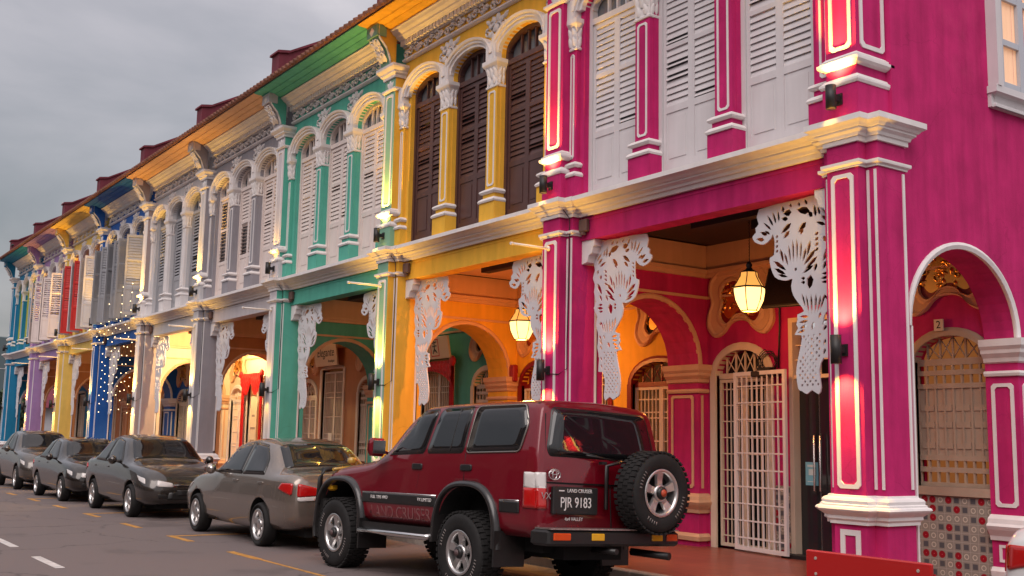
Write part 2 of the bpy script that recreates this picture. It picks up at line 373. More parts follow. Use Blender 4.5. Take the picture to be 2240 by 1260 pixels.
def corbel(root, xr, mcol, mside):
    S = [(.02, 8.35), (-.09, 8.35), (-.11, 8.45), (-.14, 8.54), (-.19, 8.64), (-.27, 8.73), (-.335, 8.80), (-.36, 8.88), (-.36, 9.06), (.02, 9.06)]
    mb = MB(); x0, x1 = xr-PW+.015, xr-.015
    mb.prism(S, 'x', x0, x1, 0, 1)
    mb.box(x0-.02, x1+.02, -.40, -.2, 8.83, 9.06)
    o = mb.build('eave_bracket', [mcol, mside], root)
    t = MB()
    for x in (x0-.004, x1+.004): t.tube([(x, y, z) for y, z in S[1:9]], .02, 5)
    def fr(u, d, z): return (u, -.402-d, z)
    t.add([fr(xr-PW/2+a, .0, 8.93+b) for a, b in ((-.1, 0), (0, -.09), (.1, 0), (0, .09))]+[fr(xr-PW/2, .03, 8.93)], [(0, 1, 4), (1, 2, 4), (2, 3, 4), (3, 0, 4)])
    # acanthus on the curved front
    for i, (y, z) in enumerate(((-.12, 8.42), (-.17, 8.54), (-.25, 8.65))):
        def mp_(u, d, zz, y=y, z=z): return (u, y-d-(zz-z)*.9, zz)
        for s_ in (-1, 0, 1): leaf(t, xr-PW/2+s_*.05, z, .15, .045, pi/2-s_*.7, mp_, bulge=.04)
        curl(t, xr-PW/2-.09, z+.08, .06, .9, 1, mp_); curl(t, xr-PW/2+.09, z+.08, .06, .9, -1, mp_, a0=pi)
    t.build('carved_ornament', WHITE, o)
WC = (-4.19, -2.74, -1.29); CC = (-4.915, -3.465, -2.015, -.565)
HWO, ZSP, RIS = .575, 7.72, .29
def uw(u, d, z): return (u, .22+d, z)
def ua(u, d, z): return (u, d, z)
def colonnette(root, xc, hw, mcol, k, side=0):
    mb = MB()
    # material 0 colour, 1 white
    def bx(a, y0, z0, z1, m): mb.box(xc-a, xc+a, y0, .30, z0, z1, m)
    bx(hw+.07, .085, 4.955, 5.29, 0); bx(hw+.02, .12, 5.36, 5.43, 0); bx(hw, .15, 5.50, 7.18, 0)
    pl = [(xc-hw-.02, .3), (xc-hw-.02, .12), (xc+hw+.02, .12), (xc+hw+.02, .3)]
    mb.ring(pl, [(0, 5.285), (.055, 5.285), (.065, 5.31), (.05, 5.335), (.02, 5.36), (0, 5.365)], 1, closed=False)
    mb.ring(pl, [(0, 5.425), (.03, 5.43), (.05, 5.455), (.04, 5.48), (.0, 5.505), (-.02, 5.51)], 1, closed=False)
    pl2 = [(xc-hw, .3), (xc-hw, .15), (xc+hw, .15), (xc+hw, .3)]
    mb.ring(pl2, [(0, 7.15), (.018, 7.155), (.022, 7.18), (.005, 7.20), (.005, 7.40), (.03, 7.48), (.065, 7.53), (.07, 7.545), (.07, 7.60), (0, 7.605)], 1, closed=False)
    def fr(u, d, z): return (u, .15-d, z)
    frame_rect(mb, xc-hw+.045, xc+hw-.045, 5.56, 7.10, .028, fr, 1, ch=.028, d=.01)
    if k < 7:
        m = 3 if hw > .1 else 2
        for tier, (z, L) in enumerate(((7.20, .15), (7.31, .17))):
            for j in range(m+tier-1 if m > 2 else 2):
                cnt = m+tier-1 if m > 2 else 2
                u = xc+(j-(cnt-1)/2)*(2*hw/cnt)
                def lf(uu, d, zz, z=z): return (uu, .145-d-max(0, zz-z-.08)*.5, zz)
                leaf(mb, u, z, L, .05, pi/2, lf, 1, bulge=.035)
                def rf(uu, d, zz, z=z): return (xc+hw+d+max(0, zz-z-.08)*.5, uu, zz)
                if j < 2: leaf(mb, .20+.06*j, z, L, .04, pi/2, rf, 1, bulge=.03)
        for s_ in (-1, 1): curl(mb, xc+s_*hw*.95, 7.52, .045, 1.0, -s_, fr, 1, a0=pi/2, rad_=.014)
    # white impost rising to the arch springers
    mb.box(xc-hw-.0, xc+hw, .10, .22, 7.60, 7.90, 1)
    for s_ in (-1, 1): mb.box(xc+s_*hw*.6-.02, xc+s_*hw*.6+.02, .085, .10, 7.60, 7.88, 1)
    return mb.build('colonnette', [mcol, WHITE], root)
def shutter_leaf(w, h, split, mat, parent, x, y, z, hinge, ang=0.0, openm=0.0, inner=None, rng=None):
    """louvred leaf with a panelled foot; hinge=+1 hung on its left edge, -1 on its right"""
    rng = rng or random; mb = MB(); s = .055; t = .035
    X = (lambda a: a) if hinge > 0 else (lambda a: -a)
    def bx(a0, a1, z0, z1, y0=0.0, y1=t, m=0):
        b = sorted((X(a0), X(a1))); mb.box(b[0], b[1], y0, y1, z0, z1, m)
    bx(0, s, 0, h); bx(w-s, w, 0, h)
    bx(s, w-s, 0, .09); bx(s, w-s, h-.07, h); bx(s, w-s, split-.045, split+.045)
    bx(s, w-s, .09, split-.045, .012, .026); bx(s+.05, w-s-.05, .15, split-.11, .003, .012)   # raised foot panel
    mid = split+(h-split)*.52
    zones = [(split+.045, mid-.03), (mid+.03, h-.07)]; bx(s, w-s, mid-.03, mid+.03)
    for zi, (a, b) in enumerate(zones):
        n = max(4, int((b-a)/.078)); st = (b-a)/n
        op = openm if not callable(openm) else openm(zi)
        for i in range(n):
            zc = a+(i+.5)*st; th = rad(26)+op*rad(50)+rng.uniform(-.05, .05)+(rad(30) if rng.random() < .06 else 0)
            L = st*.62; dy, dz = L*sin(th)*.55, L*cos(th)
            p = [(X(s), t*.5-dy, zc-dz), (X(w-s), t*.5-dy, zc-dz), (X(w-s), t*.5+dy, zc+dz), (X(s), t*.5+dy, zc+dz)]
            q = [(a_, b_+.012, c_) for a_, b_, c_ in p]
            mb.add(p+q, [(0, 1, 2, 3), (4, 7, 6, 5), (0, 4, 5, 1), (2, 6, 7, 3)], 0)
    o = mb.build('shutter', [mat], parent, (x, y, z)); o.rotation_euler = (0, 0, ang); return o
def window(root, i, xc, H, k):
    """arched window: frame with fanlight, glass behind, two shutters"""
    hw = HWO; sh = H['sh']; mb = MB(); y = .30
    fm = SHUTR if k == 6 else (SHUTL if k == 8 else sh)
    # jambs, transom, arched head board, fanlight bars
    mb.box(xc-hw, xc-hw+.06, y, y+.10, 4.97, ZSP); mb.box(xc+hw-.06, xc+hw, y, y+.10, 4.97, ZSP); mb.box(xc-hw+.06, xc+hw-.06, y, y+.10, 7.50, 7.585)
    n = 14; rows = []
    for r, d in ((0, 0), (0, .09), (-.07, .09), (-.07, 0)): rows.append([(xc-(hw+r)*cos(pi*j/n), y+.0+d, ZSP+(RIS+.004+r)*max(0, sin(pi*j/n))) for j in range(n+1)])
    mb.loft([rows[0], rows[3], rows[2], rows[1]], 0, closed=False)
    for dx in (-.19, 0, .19): mb.box(xc+dx-.014, xc+dx+.014, y+.02, y+.07, 7.58, ZSP+(RIS-.06)*sqrt(1-(dx/hw)**2))
    mb.box(xc-hw+.06, xc+hw-.06, y+.01, y+.08, 4.96, 5.07)
    o = mb.build('window', [fm], root)
    g = MB(); g.box(xc-hw, xc+hw, y+.105, y+.115, 4.97, 8.02); g.build('window_pane', [FANGLASS], o)
    wl = hw-.065; h = 2.42; sp = .80; rng = random.Random(k*10+i)
    zl = 5.075
    if k in (5, 6, 7):                       # leaves swung out over the street
        a = {5: (78, 82), 6: (60, 78), 7: (55, 62)}[k]
        om = .8 if k == 7 else 0.0
        l1 = shutter_leaf(wl, h, sp, sh, o, xc-hw+.065, y-.12, zl, 1, -rad(a[0]+rng.uniform(-8, 12)), om, rng=rng)
        l2 = shutter_leaf(wl, h, sp, SHUTR if k == 6 and i != 2 else sh, o, xc+hw-.065, y-.12, zl, -1, rad(a[1]+rng.uniform(-10, 8)), om, rng=rng)
    else:
        def om(zi):
            if k == 3: return 1.25 if (i == 0 or (i == 1 and zi == 0)) else 0.0
            if k == 4: return .35
            return 0.0
        l1 = shutter_leaf(wl, h, sp, sh, o, xc-hw+.065, y+.025, zl, 1, 0, om, rng=rng)
        def om2(zi):
            if k == 3 and i == 2: return 0.0
            return om(zi)
        def om1(zi): return 1.25 if (k == 3 and i == 2 and zi == 1) else om2(zi)
        l2 = shutter_leaf(wl, h, sp, sh, o, xc+hw-.065, y+.025, zl, -1, 0, om2, rng=rng)
    return o
def frieze(root, H, k):
    x0, x1 = -W, -PW; mb = MB()
    mb.extr([(.22, 8.42), (.17, 8.42), (.14, 8.44), (.14, 8.465), (.17, 8.485), (.22, 8.49)], x0, x1)
    mb.extr([(.22, 8.80), (.06, 8.80), (.04, 8.82), (.0, 8.84), (-.01, 8.87), (-.07, 8.90), (-.10, 8.94), (-.13, 8.955), (-.13, 8.975), (.22, 8.975)], x0, x1)
    mb.extr([(.22, 8.49), (.19, 8.49), (.19, 8.685), (.22, 8.685)], x0, x1, 1)
    n = 40 if k < 6 else 26; st = (x1-x0)/n
    for j in range(n): mb.box(x0+(j+.16)*st, x0+(j+.84)*st, .08, .22, 8.70, 8.80)
    mb.box(x0, x1, .15, .22, 8.68, 8.70)
    o = mb.build('frieze', [WHITE, H['w']], root)
    t = MB(); m = 13 if k < 6 else 8; st = (x1-x0)/m
    def mp_(u, d, z): return (u, .19-d*2.4, z)
    t.tube([mp_(x0+(x1-x0)*j/60, .008, 8.585+.045*sin(j/60*m*pi)) for j in range(61)], .011, 5)
    for j in range(m):
        cx = x0+(j+.5)*st; sg = 1 if j % 2 else -1
        curl(t, cx-.07, 8.585+.012*sg, .092, 1.15, sg, mp_, a0=0 if sg > 0 else 0, rad_=.020, seg=12 if k < 4 else 8)
        curl(t, cx+.10, 8.58-.012*sg, .075, 1.0, -sg, mp_, a0=pi, rad_=.018, seg=10 if k < 4 else 7)
        leaf(t, cx-.02, 8.53, .15, .045, pi/2-.6*sg, mp_); leaf(t, cx+.03, 8.62, .14, .04, -.3*sg, mp_)
        leaf(t, cx+.0, 8.56, .11, .03, pi+.4*sg, mp_)
    t.build('carved_ornament', WHITE, o)
    def mp_(u, d, z): return (u, .219-d*1.8, z)
    for xc in CC[1:3]:
        t = MB()
        for a in range(9): leaf(t, xc+.11*cos(a*.7), 8.17+.11*sin(a*.7), .155, .055, a*.7, mp_)
        for s_ in (-1, 1): curl(t, xc+s_*.24, 8.14, .075, 1.1, -s_, mp_, a0=pi/2, rad_=.017); leaf(t, xc+s_*.2, 8.28, .15, .04, pi/2-s_*.9, mp_); leaf(t, xc+s_*.27, 8.05, .13, .035, -pi/2+s_*1.2, mp_)
        for s_ in (-1, 1):
            curl(t, xc+s_*.05, 8.17, .09, 1.2, s_, mp_, a0=pi/2-s_*pi/2, rad_=.018); curl(t, xc+s_*.13, 8.26, .06, 1.0, -s_, mp_, a0=pi/2, rad_=.014)
            leaf(t, xc+s_*.05, 8.00, .12, .03, pi/2-s_*.5, mp_)
        t.lathe([(0.001, -.04), (.06, -.03), (.085, 0)], (xc, .215, 8.17), 10, axis='y'); t.build('cartouche', WHITE, o)
    for xc, s_ in ((CC[0], 1), (CC[3], -1)):
        t = MB()
        for a in (-.3, .5, 1.2): leaf(t, xc, 8.0+.06*a, .14, .04, pi/2-s_*a, mp_)
        curl(t, xc+s_*.07, 8.12, .06, 1, -s_, mp_); t.build('cartouche', WHITE, o)
def eave(root, H, k):
    x0, x1 = -W-PW, -PW; 
    if k == 0: x1 = .35
    mb = MB()
    mb.extr([(.25, 8.975), (-.12, 8.975), (-.12, 8.99), (-.20, 8.995), (-.26, 9.02), (-.27, 9.035), (-.40, 9.04), (-.42, 9.062), (-.54, 9.066), (-.60, 9.08), (-.60, 9.10), (.25, 9.10)], x0, x1)
    o = mb.build('eave', [H['c']], root)
    r = MB(); r.extr([(-.70, 9.105), (-.70, 9.135), (5.0, 12.16), (5.0, 12.10), (-.64, 9.103)], x0, x1, 0)
    n = int((x1-x0)/.19)
    for j in range(n):
        x = x0+(j+.5)*(x1-x0)/n; r.tube([(x, -.715, 9.115), (x, .9, 9.97)], .05, 6, 0)
    r.build('roof', [TILE], root)
def firewall(root, k):
    mb = MB(); xc = -W-PW/2
    Y = [(-.22, 9.16), (-.22, 9.98), (0, 10.02), (4.5, 12.5), (4.5, 11.7)]
    mb.prism(Y, 'x', xc-.20, xc+.20)
    o = mb.build('firewall', [MAROON], root)
    c = MB(); c.prism([(-.27, 9.99), (-.26, 10.04), (.02, 10.085), (4.5, 12.56), (4.5, 12.5), (0, 10.022), (-.22, 9.985)], 'x', xc-.24, xc+.24); c.build('coping', [MAROON], o)
def cornice(root, H, k):
    xa, xb = -W+Q, -PW-Q; mb = MB()
    pf = [(BD-.2, 4.72)]+[(.26-o*1.55-(.02 if 0 < j < 11 else 0), z) for j, (o, z) in enumerate(CAPT[1:-1])]+[(BD-.2, 4.965)]
    mb.extr(pf, xa, xb)
    mb.build('cornice', [WHITE], root)
    b = MB(); b.box(xa, xb, .27, .55, 4.39, 4.722); b.box(xa, xb, .262, .27, 4.66, 4.70)
    o = b.build('beam', [H['b']], root)
    t = MB()
    for x, s_ in ((xa, 1), (xb, -1)):           # white scrolled brackets under the beam ends
        pr = [(x, 4.388), (x+s_*.27, 4.388), (x+s_*.27, 4.30), (x+s_*.24, 4.28), (x+s_*.22, 4.20), (x+s_*.15, 4.17), (x+s_*.11, 4.08), (x, 4.06)]
        t = MB(); t.prism(pr, 'y', .29, .52); t.build('beam_bracket', [WHITE], o)
    wl = MB(); arch_wall(wl, uw, -W, -PW, 4.93, 8.92, [(x, HWO, 4.93, ZSP, RIS) for x in WC], .3)
    wl.build('upper_wall', [H['w']], root)
    for x in WC:
        a = MB(); archivolt(a, ua, x, HWO, ZSP, RIS, [(0, .31), (0, .15), (.055, .15), (.058, .115), (.10, .115), (.105, .085), (.14, .07), (.148, .10), (.15, .22)])
        a.build('archivolt', [WHITE], root)

# ------------------------------------------------------------------ five-foot way: walls, doors, windows
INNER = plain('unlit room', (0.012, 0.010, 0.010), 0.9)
WARMROOM = plain('lamplit room glow', (0.2, 0.1, 0.05), 0.8, emit=(1.0, 0.36, 0.08), es=0.9)
SOFTROOM = plain('soft lamplit room', (0.05, 0.03, 0.02), 0.8, emit=(1.0, 0.33, 0.08), es=0.16)
DULLROOM = plain('dim lamplit room', (0.05, 0.03, 0.02), 0.8, emit=(1.0, 0.33, 0.08), es=0.035)
def bw(u, d, z): return (u, 2.72+d, z)
def grille(mb, x0, x1, z0, z1, nx, zs, y, r=.009, fr=.045, mat=0):
    mb.box(x0, x0+fr, y-.02, y+.02, z0, z1, mat); mb.box(x1-fr, x1, y-.02, y+.02, z0, z1, mat)
    for z in (z0, z1-fr): mb.box(x0+fr, x1-fr, y-.02, y+.02, z, z+fr, mat)
    for i in range(1, nx):
        x = x0+fr+(x1-x0-2*fr)*i/nx; mb.box(x-r, x+r, y-r, y+r, z0+fr, z1-fr, mat)
    for z in zs: mb.box(x0+fr, x1-fr, y-r*1.3, y+r*1.3, z-r, z+r, mat)
CAT = lambda P, n=6: [tuple(0.5*((2*P[i][c])+(-P[i-1][c]+P[(i+1) % len(P)][c])*t+(2*P[i-1][c]-5*P[i][c]+4*P[(i+1) % len(P)][c]-P[(i+2) % len(P)][c])*t*t+(-P[i-1][c]+3*P[i][c]-3*P[(i+1) % len(P)][c]+P[(i+2) % len(P)][c])*t**3) for c in (0, 1)) for i in range(len(P)) for t in [j/n for j in range(n)]]
BAT_H = [(0, .40), (.17, .45), (.34, .42), (.47, .31), (.50, .16), (.46, .02), (.52, -.13), (.52, -.28), (.40, -.40), (.26, -.36), (.14, -.25), (0, -.22)]
BAT = CAT(BAT_H+[(-x, z) for x, z in BAT_H[-2:0:-1]], 4)
def vent(root, uc, zc, s, fm, cm, inner):
    def mp_(u, d, z): return (uc+u*s, 2.72-d, zc+z*s)
    mb = MB(); n = len(BAT)
    rows = [[mp_(x*f, d, z*f+dz) for x, z in BAT] for f, d, dz in ((1.12, 0, .0), (1.12, .05, 0), (1.04, .07, 0), (.98, .045, 0), (.80, .03, .0), (.74, .05, 0), (.68, .05, 0), (.66, .012, 0))]
    mb.loft(rows, 0); o = mb.build('vent', [fm], root)
    b = MB(); b.add([mp_(x*.7, .006, z*.7) for x, z in BAT], [tuple(range(n))], 0); b.build('backing', [cm], o)
    g = MB(); rng = random.Random(int(abs(uc)*100)); g.prism([(uc+x*s*.56, zc+z*s*.5) for x, z in BAT], 'y', 2.704, 2.716)
    def lf(u, d, z): return mp_(u, d*1.4+.01, z)
    for j in range(22):
        x, z = rng.uniform(-.30, .30), rng.uniform(-.16, .26); leaf(g, x, z, rng.uniform(.07, .12), .028, rng.uniform(0, 6.28), lf)
    for j in range(8):
        x = (j-3.5)*.085; curl(g, x, .06+.1*sin(j*2.1), .06, 1.1, 1 if j % 2 else -1, lf, rad_=.014)
    for sg in (-1, 1): curl(g, sg*.33, .2, .06, 1, sg, lf, rad_=.014); curl(g, sg*.36, -.12, .055, 1, -sg, lf, rad_=.014)
    g.build('carving', [inner], o); return o
def opening_frame(mb, uc, hw, zb, zs, rise, w=.09, mat=0):
    archivolt(mb, bw, uc, hw, zs, rise, [(0, .12), (0, -.035), (w*.6, -.035), (w, -.02), (w, .0)], mat, 14)
    for s_ in (-1, 1):
        a = sorted((uc+s_*hw, uc+s_*(hw+w))); mb.box(a[0], a[1], 2.688, 2.84, zb, zs, mat)
def fan(mb, uc, hw, zs, rise, y=2.80, mat=0):
    mb.box(uc-hw, uc+hw, y-.03, y+.03, zs-.05, zs+.03, mat)
    for i in range(-2, 3):
        x = i*hw*.36; h = rise*sqrt(max(0.02, 1-(x/hw)**2)); mb.box(uc+x-.011, uc+x+.011, y-.012, y+.012, zs, zs+h, mat)
        for s_ in (-1, 1):
            x2 = x+s_*hw*.36
            if abs(x2) < hw: mb.tube([(uc+x, y, zs+.03), (uc+x2, y, zs+rise*sqrt(max(.02, 1-(x2/hw)**2)))], .010, 4, mat)
def board_window(root, uc, hw, zb, zs, rise, fm, rm):
    mb = MB(); opening_frame(mb, uc, hw, zb, zs, rise, .10); fan(mb, uc, hw, zs, rise)
    mb.box(uc-hw-.1, uc+hw+.1, 2.66, 2.84, zb-.10, zb); y = 2.78
    o = mb.build('window', [fm], root)
    s = MB(); H = zs-.05-zb
    s.box(uc-hw, uc+hw, y-.02, y+.03, zb, zb+.05)
    for z in (zb+.20, zb+.34, zs-.30, zs-.14): s.box(uc-hw, uc+hw, y-.02, y+.03, z-.03, z+.03)
    for i in range(9):
        x = uc-hw+2*hw*i/8; s.box(x-.012, x+.012, y-.015, y+.02, zb+.05, zs-.05)
    s.box(uc-hw, uc+hw, y+.0, y+.02, zb+.36, zs-.32)
    for i in range(4):
        for zz in (zb+.5, (zb+zs)/2, zs-.55): s.box(uc-hw+.03+i*hw/2, uc-hw-.03+(i+1)*hw/2, y-.012, y, zz-.05, zz+.02)
    s.build('shutter', [fm], o)
    g = MB(); g.box(uc-hw, uc+hw, 2.9, 2.92, zb, zs+rise); g.build('window_pane', [rm], o)
    return o
def gate_door(root, uc, hw, zs, rise, fm, gm, rm, n=6, leaf_open=None):
    mb = MB(); opening_frame(mb, uc, hw, FLOOR, zs, rise, .10); 
    if rise > .1: fan(mb, uc, hw, zs, rise)
    o = mb.build('door', [fm], root)
    g = MB(); zl = [FLOOR+.06+(zs-FLOOR-.15)*t for t in (.12, .16, .30, .46, .50, .64, .80, .84, .93)]
    grille(g, uc-hw, uc, FLOOR+.02, zs-.05, n, zl, 2.80); grille(g, uc, uc+hw, FLOOR+.02, zs-.05, n, zl, 2.80)
    g.build('door_grille', [gm], o)
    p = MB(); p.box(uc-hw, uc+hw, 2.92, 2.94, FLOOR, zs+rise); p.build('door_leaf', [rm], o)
    return o
def moulding_chain(mb, ch, z0, mat=0):
    mb.ring(ch, [(0, z0-.27), (.03, z0-.255), (.04, z0-.21), (.085, z0-.16), (.09, z0-.12), (.12, z0-.08), (.125, z0), (0, z0+.005)], mat, closed=False)
    mb.ring(ch, [(0, z0-.42), (.03, z0-.415), (.04, z0-.385), (.03, z0-.36), (0, z0-.355)], mat, closed=False)
    mb.ring(ch, [(0, .60), (.03, .60), (.04, .65), (.09, .72), (.11, .76), (.08, .79), (.07, .84), (.02, .88), (0, .885)], mat, closed=False)
    mb.ring(ch, [(0, .20), (.04, .20), (.05, .26), (.02, .30), (0, .305)], mat, closed=False)
def interior(root, H, k, nxt):
    x0, x1 = -W+.14, (-.33 if k == 0 else .14)
    lw = (-4.19, .50, FLOOR, 2.62, .36); dr = (-2.76, .60, FLOOR, 3.26, .02); rw = (-.83, .475, 1.16, 2.66, .30)
    if k == 0: dr = (-2.86, .36, FLOOR, 3.30, .015)
    if k == 1: rw = (-.95, .62, FLOOR, 2.55, .34)
    mb = MB(); arch_wall(mb, bw, x0-.05, x1, 0.0, 4.75, [lw, dr, rw], .2, mr=0)
    mb.build('back_wall', [H['i']], root)
    tr = PEACH if k != 8 else WHITE
    b = MB(); b.box(x0, x1, 2.66, 2.72, 4.10, 4.16); b.box(x0, x1, 2.63, 2.72, 4.16, 4.22)
    b.box(x0, x0+.06, BD, 2.63, 4.10, 4.16); b.box(x0, x0+.09, BD, 2.63, 4.16, 4.22)
    b.box(x0, x1, 2.69, 2.72, 3.78, 3.82); b.box(x0, x0+.03, BD, 2.69, 3.78, 3.82)
    b.box(x0, x0+.012, BD, 2.69, 4.22, 4.60); b.box(x0, x1, 2.70, 2.72, 4.22, 4.60)
    b.build('inner_moulding', [tr], root)
    c = MB(); c.box(x0-.6, x1+.1, .30, 2.74, 4.60, 4.72)
    co = c.build('ceiling', [PEACH if k in (1, 3, 4, 6, 7) else DARKWOOD], root)
    j = MB()
    for i, y in enumerate((.85, 1.45, 2.05)): j.box(-3.3+.5*i, x1, y, y+.16, 4.40, 4.60)
    j.build('joist', [DARKWOOD], co)
    # party wall with an arch
    a = MB()
    def pwm(u, d, z): return (-W+.14-d, u, z)
    AU, AH, AZ, AR = 1.60, .93, 2.78, .92
    arch_wall(a, pwm, BD-.05, 2.76, 0.0, 4.75, [(AU, AH, 0.0, AZ, AR)], .66, 0, 1, 0)
    ao = a.build('arch_wall', [H['i'], nxt], root)
    t = MB(); tm = WHITE if k in (5, 8) else PEACH
    archivolt(t, pwm, AU, AH, AZ, AR, [(0, .02), (0, -.025), (.05, -.03), (.075, -.012), (.075, 0)], 0)
    ch = [(-W-.52, 2.53), (-W+.14, 2.53), (-W+.14, 2.72)]; moulding_chain(t, ch, AZ)
    def jf(u, d, z): return (u, 2.53-d, z)
    frame_rect(t, -W-.44, -W+.04, .96, 2.33, .04, jf); t.box(-W+.14, -W+.152, 2.58, 2.62, .96, 2.33)
    t.build('arch_moulding', [tm], ao)
    fm = [CREAM, REDF, CREAM, CREAM, WHITE, CREAM, CREAM, CREAM, CREAM][k]; gm = CREAM if k != 4 else WHITE
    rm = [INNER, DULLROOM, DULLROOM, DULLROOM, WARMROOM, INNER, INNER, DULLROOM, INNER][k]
    if k == 0:
        d = MB(); opening_frame(d, *lw[:2], lw[2], lw[3], lw[4], .11); fan(d, lw[0], lw[1], lw[3], lw[4])
        o = d.build('door', [CREAM], root)
        g = MB(); zl = [.3+i*.235 for i in range(10)]
        grille(g, -4.69, -4.19, FLOOR+.03, 2.56, 5, zl, 2.80, .008); grille(g, -4.19, -3.69, FLOOR+.03, 2.56, 5, zl, 2.80, .008); g.build('door_grille', [CREAM], o)
        p = MB(); p.box(-4.7, -3.68, 2.92, 2.94, FLOOR, 3.0); p.build('door_leaf', [DARKGLASS], o)
        g2 = MB(); grille(g2, 0, 1.10, .03, 2.52, 9, [.2+i*.235 for i in range(10)], 0, .009, .055)
        q = g2.build('security_gate', [WHITE], o, (-4.22, 2.60, FLOOR)); q.rotation_euler = (0, 0, rad(-8))
        # glazed door with white grid transom
        d = MB(); 
        for xx in (-3.26, -2.50): d.box(xx, xx+.07, 2.66, 2.84, FLOOR, 3.36)
        d.box(-3.19, -2.50, 2.66, 2.84, 3.30, 3.36); d.box(-3.19, -2.50, 2.68, 2.82, 2.52, 2.57)
        for xx in (-3.05, -2.91, -2.77, -2.63): d.box(xx-.009, xx+.009, 2.73, 2.75, 2.57, 3.30)
        for zz in (2.78, 2.98, 3.16): d.box(-3.19, -2.5, 2.73, 2.75, zz-.009, zz+.009)
        o = d.build('glass_door', [CREAM], root)
        p = MB(); p.box(-3.19, -2.52, 2.79, 2.80, FLOOR+.02, 2.52); p.build('door_leaf', [DARKGLASS], o)
        hh = MB(); hh.tube([(-2.80, 2.76, 1.0), (-2.80, 2.72, 1.02), (-2.80, 2.72, 1.75), (-2.80, 2.76, 1.77)], .014, 8)
        hh.tube([(-2.90, 2.76, 1.0), (-2.90, 2.72, 1.02), (-2.90, 2.72, 1.75), (-2.90, 2.76, 1.77)], .014, 8)
        hh.box(-2.853, -2.847, 2.785, 2.79, FLOOR, 2.5)
        hh.build('handle', [plain('brushed steel', (.7, .68, .66), .25, 1.0)], o)
        r = MB(); r.box(-3.3, -2.4, 3.3, 3.32, FLOOR, 3.3); r.build('shop_interior', [INNER], o)
        st = MB(); st.box(-3.3, -2.4, 2.5, 2.72, FLOOR, FLOOR+.05); st.build('door_step', [BLACKM], o)
        board_window(root, *rw, paint('tan timber paint', (.42, .31, .23), var=.12), SOFTROOM)
        vent(root, -4.19, 3.68, 1.10, PEACH, REDF, GOLD); vent(root, -.80, 3.72, 1.10, PEACH, REDF, GOLD)
    else:
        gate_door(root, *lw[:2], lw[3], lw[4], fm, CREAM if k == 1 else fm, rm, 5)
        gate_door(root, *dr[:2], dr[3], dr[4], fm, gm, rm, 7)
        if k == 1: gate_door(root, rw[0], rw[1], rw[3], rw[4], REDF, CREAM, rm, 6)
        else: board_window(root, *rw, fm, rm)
        if k < 6:
            vent(root, -4.19, 3.62, 1.05, PEACH, REDF if k == 1 else INNER, GOLD); vent(root, -.85, 3.62, 1.05, PEACH, INNER, GOLD if k != 2 else CREAM)

# ------------------------------------------------------------------ build the nine houses
roots = []
for k, H in enumerate(HOUSES):
    wh = 'with ' + ['closed white shutters and a corner pier', 'dark brown louvred shutters', 'cream shutters and mint columns', 'cream louvred shutters partly open', 'grey louvred shutters in white frames', 'grey shutters swung open over the street', 'red and white shutters swung open', 'half open cream shutters', 'lime green shutters at the far end of the row'][k]
    root = thing('shophouse', f"{H['d']} two-storey shophouse {wh}", 'house', (-k*W, 0, 0), 0, 'terrace of shophouses')
    roots.append(root)
    lower_pier(root, -W, H['f'], H['s'], k); upper_pier(root, -W, H['f'], H['s'], k); corbel(root, -W, H['f'], H['s'])
    cornice(root, H, k); frieze(root, H, k); eave(root, H, k); firewall(root, k)
    for i, xc in enumerate(WC): window(root, i, xc, H, k)
    cm = WHITE if k == 4 else H['w']
    for i, xc in enumerate(CC):
        hw = .14 if 0 < i < 3 else .09
        if i == 3: hw = .10
        if i == 3: xc += .045
        if i == 0: xc -= .04
        colonnette(root, xc, hw, cm, k)
    interior(root, H, k, HOUSES[min(k+1, 8)]['i'])
R0 = roots[0]
lower_pier(R0, 0.0, PINK, PINK, 0); upper_pier(R0, 0.0, PINK, PINK, 0, deep=.56); corbel(R0, 0.0, PINK, PINK)
# side panel on the corner pier's upper storey
t = MB()
def sfr(u, d, z): return (d, u, z)
frame_rect(t, .08, .48, 5.74, 7.82, .045, sfr, ch=.035); t.build('pier_moulding', WHITE, R0)
# end wall with its arch on to the side street
EWX = .07
def ew(u, d, z): return (EWX-d, u, z)
E_U, E_H, E_Z, E_R = 1.665, .985, 2.86, .92
m = MB(); arch_wall(m, ew, .50, 9.0, 0.0, 4.75, [(E_U, E_H, 0.0, E_Z, E_R)], .40, n=28)
m.prism([(.50, 4.75), (9.0, 4.75), (9.0, 14.2), (.50, 9.6)], 'x', EWX-.40, EWX)
ewo = m.build('end_wall', [PINK], R0)
t = MB(); archivolt(t, ew, E_U, E_H, E_Z, E_R, [(0, .03), (-.012, .0), (-.012, -.02), (.03, -.035), (.062, -.02), (.062, 0)], 0, 28)
t.box(EWX-.05, EWX+.018, E_U-E_H, E_U-E_H+.03, FLOOR, E_Z)
moulding_chain(t, [(EWX-.40, 2.65), (EWX, 2.65), (EWX, 3.45)], E_Z)
t.ring([(EWX-.05, .68), (EWX-.40, .68)], [(0, E_Z-.27), (.03, E_Z-.255), (.04, E_Z-.21), (.085, E_Z-.16), (.09, E_Z-.12), (.12, E_Z-.08), (.125, E_Z), (0, E_Z+.005)], closed=False)
def jf2(u, d, z): return (u, 2.65-d, z)
frame_rect(t, EWX-.33, EWX-.06, .97, 2.36, .04, jf2); frame_rect(t, EWX-.31, EWX-.08, .36, .55, .03, jf2, ch=0)
def wf2(u, d, z): return (EWX+d, u, z)
frame_rect(t, 2.72, 3.35, .97, 2.36, .04, wf2)
t.build('arch_moulding', [WHITE], ewo)
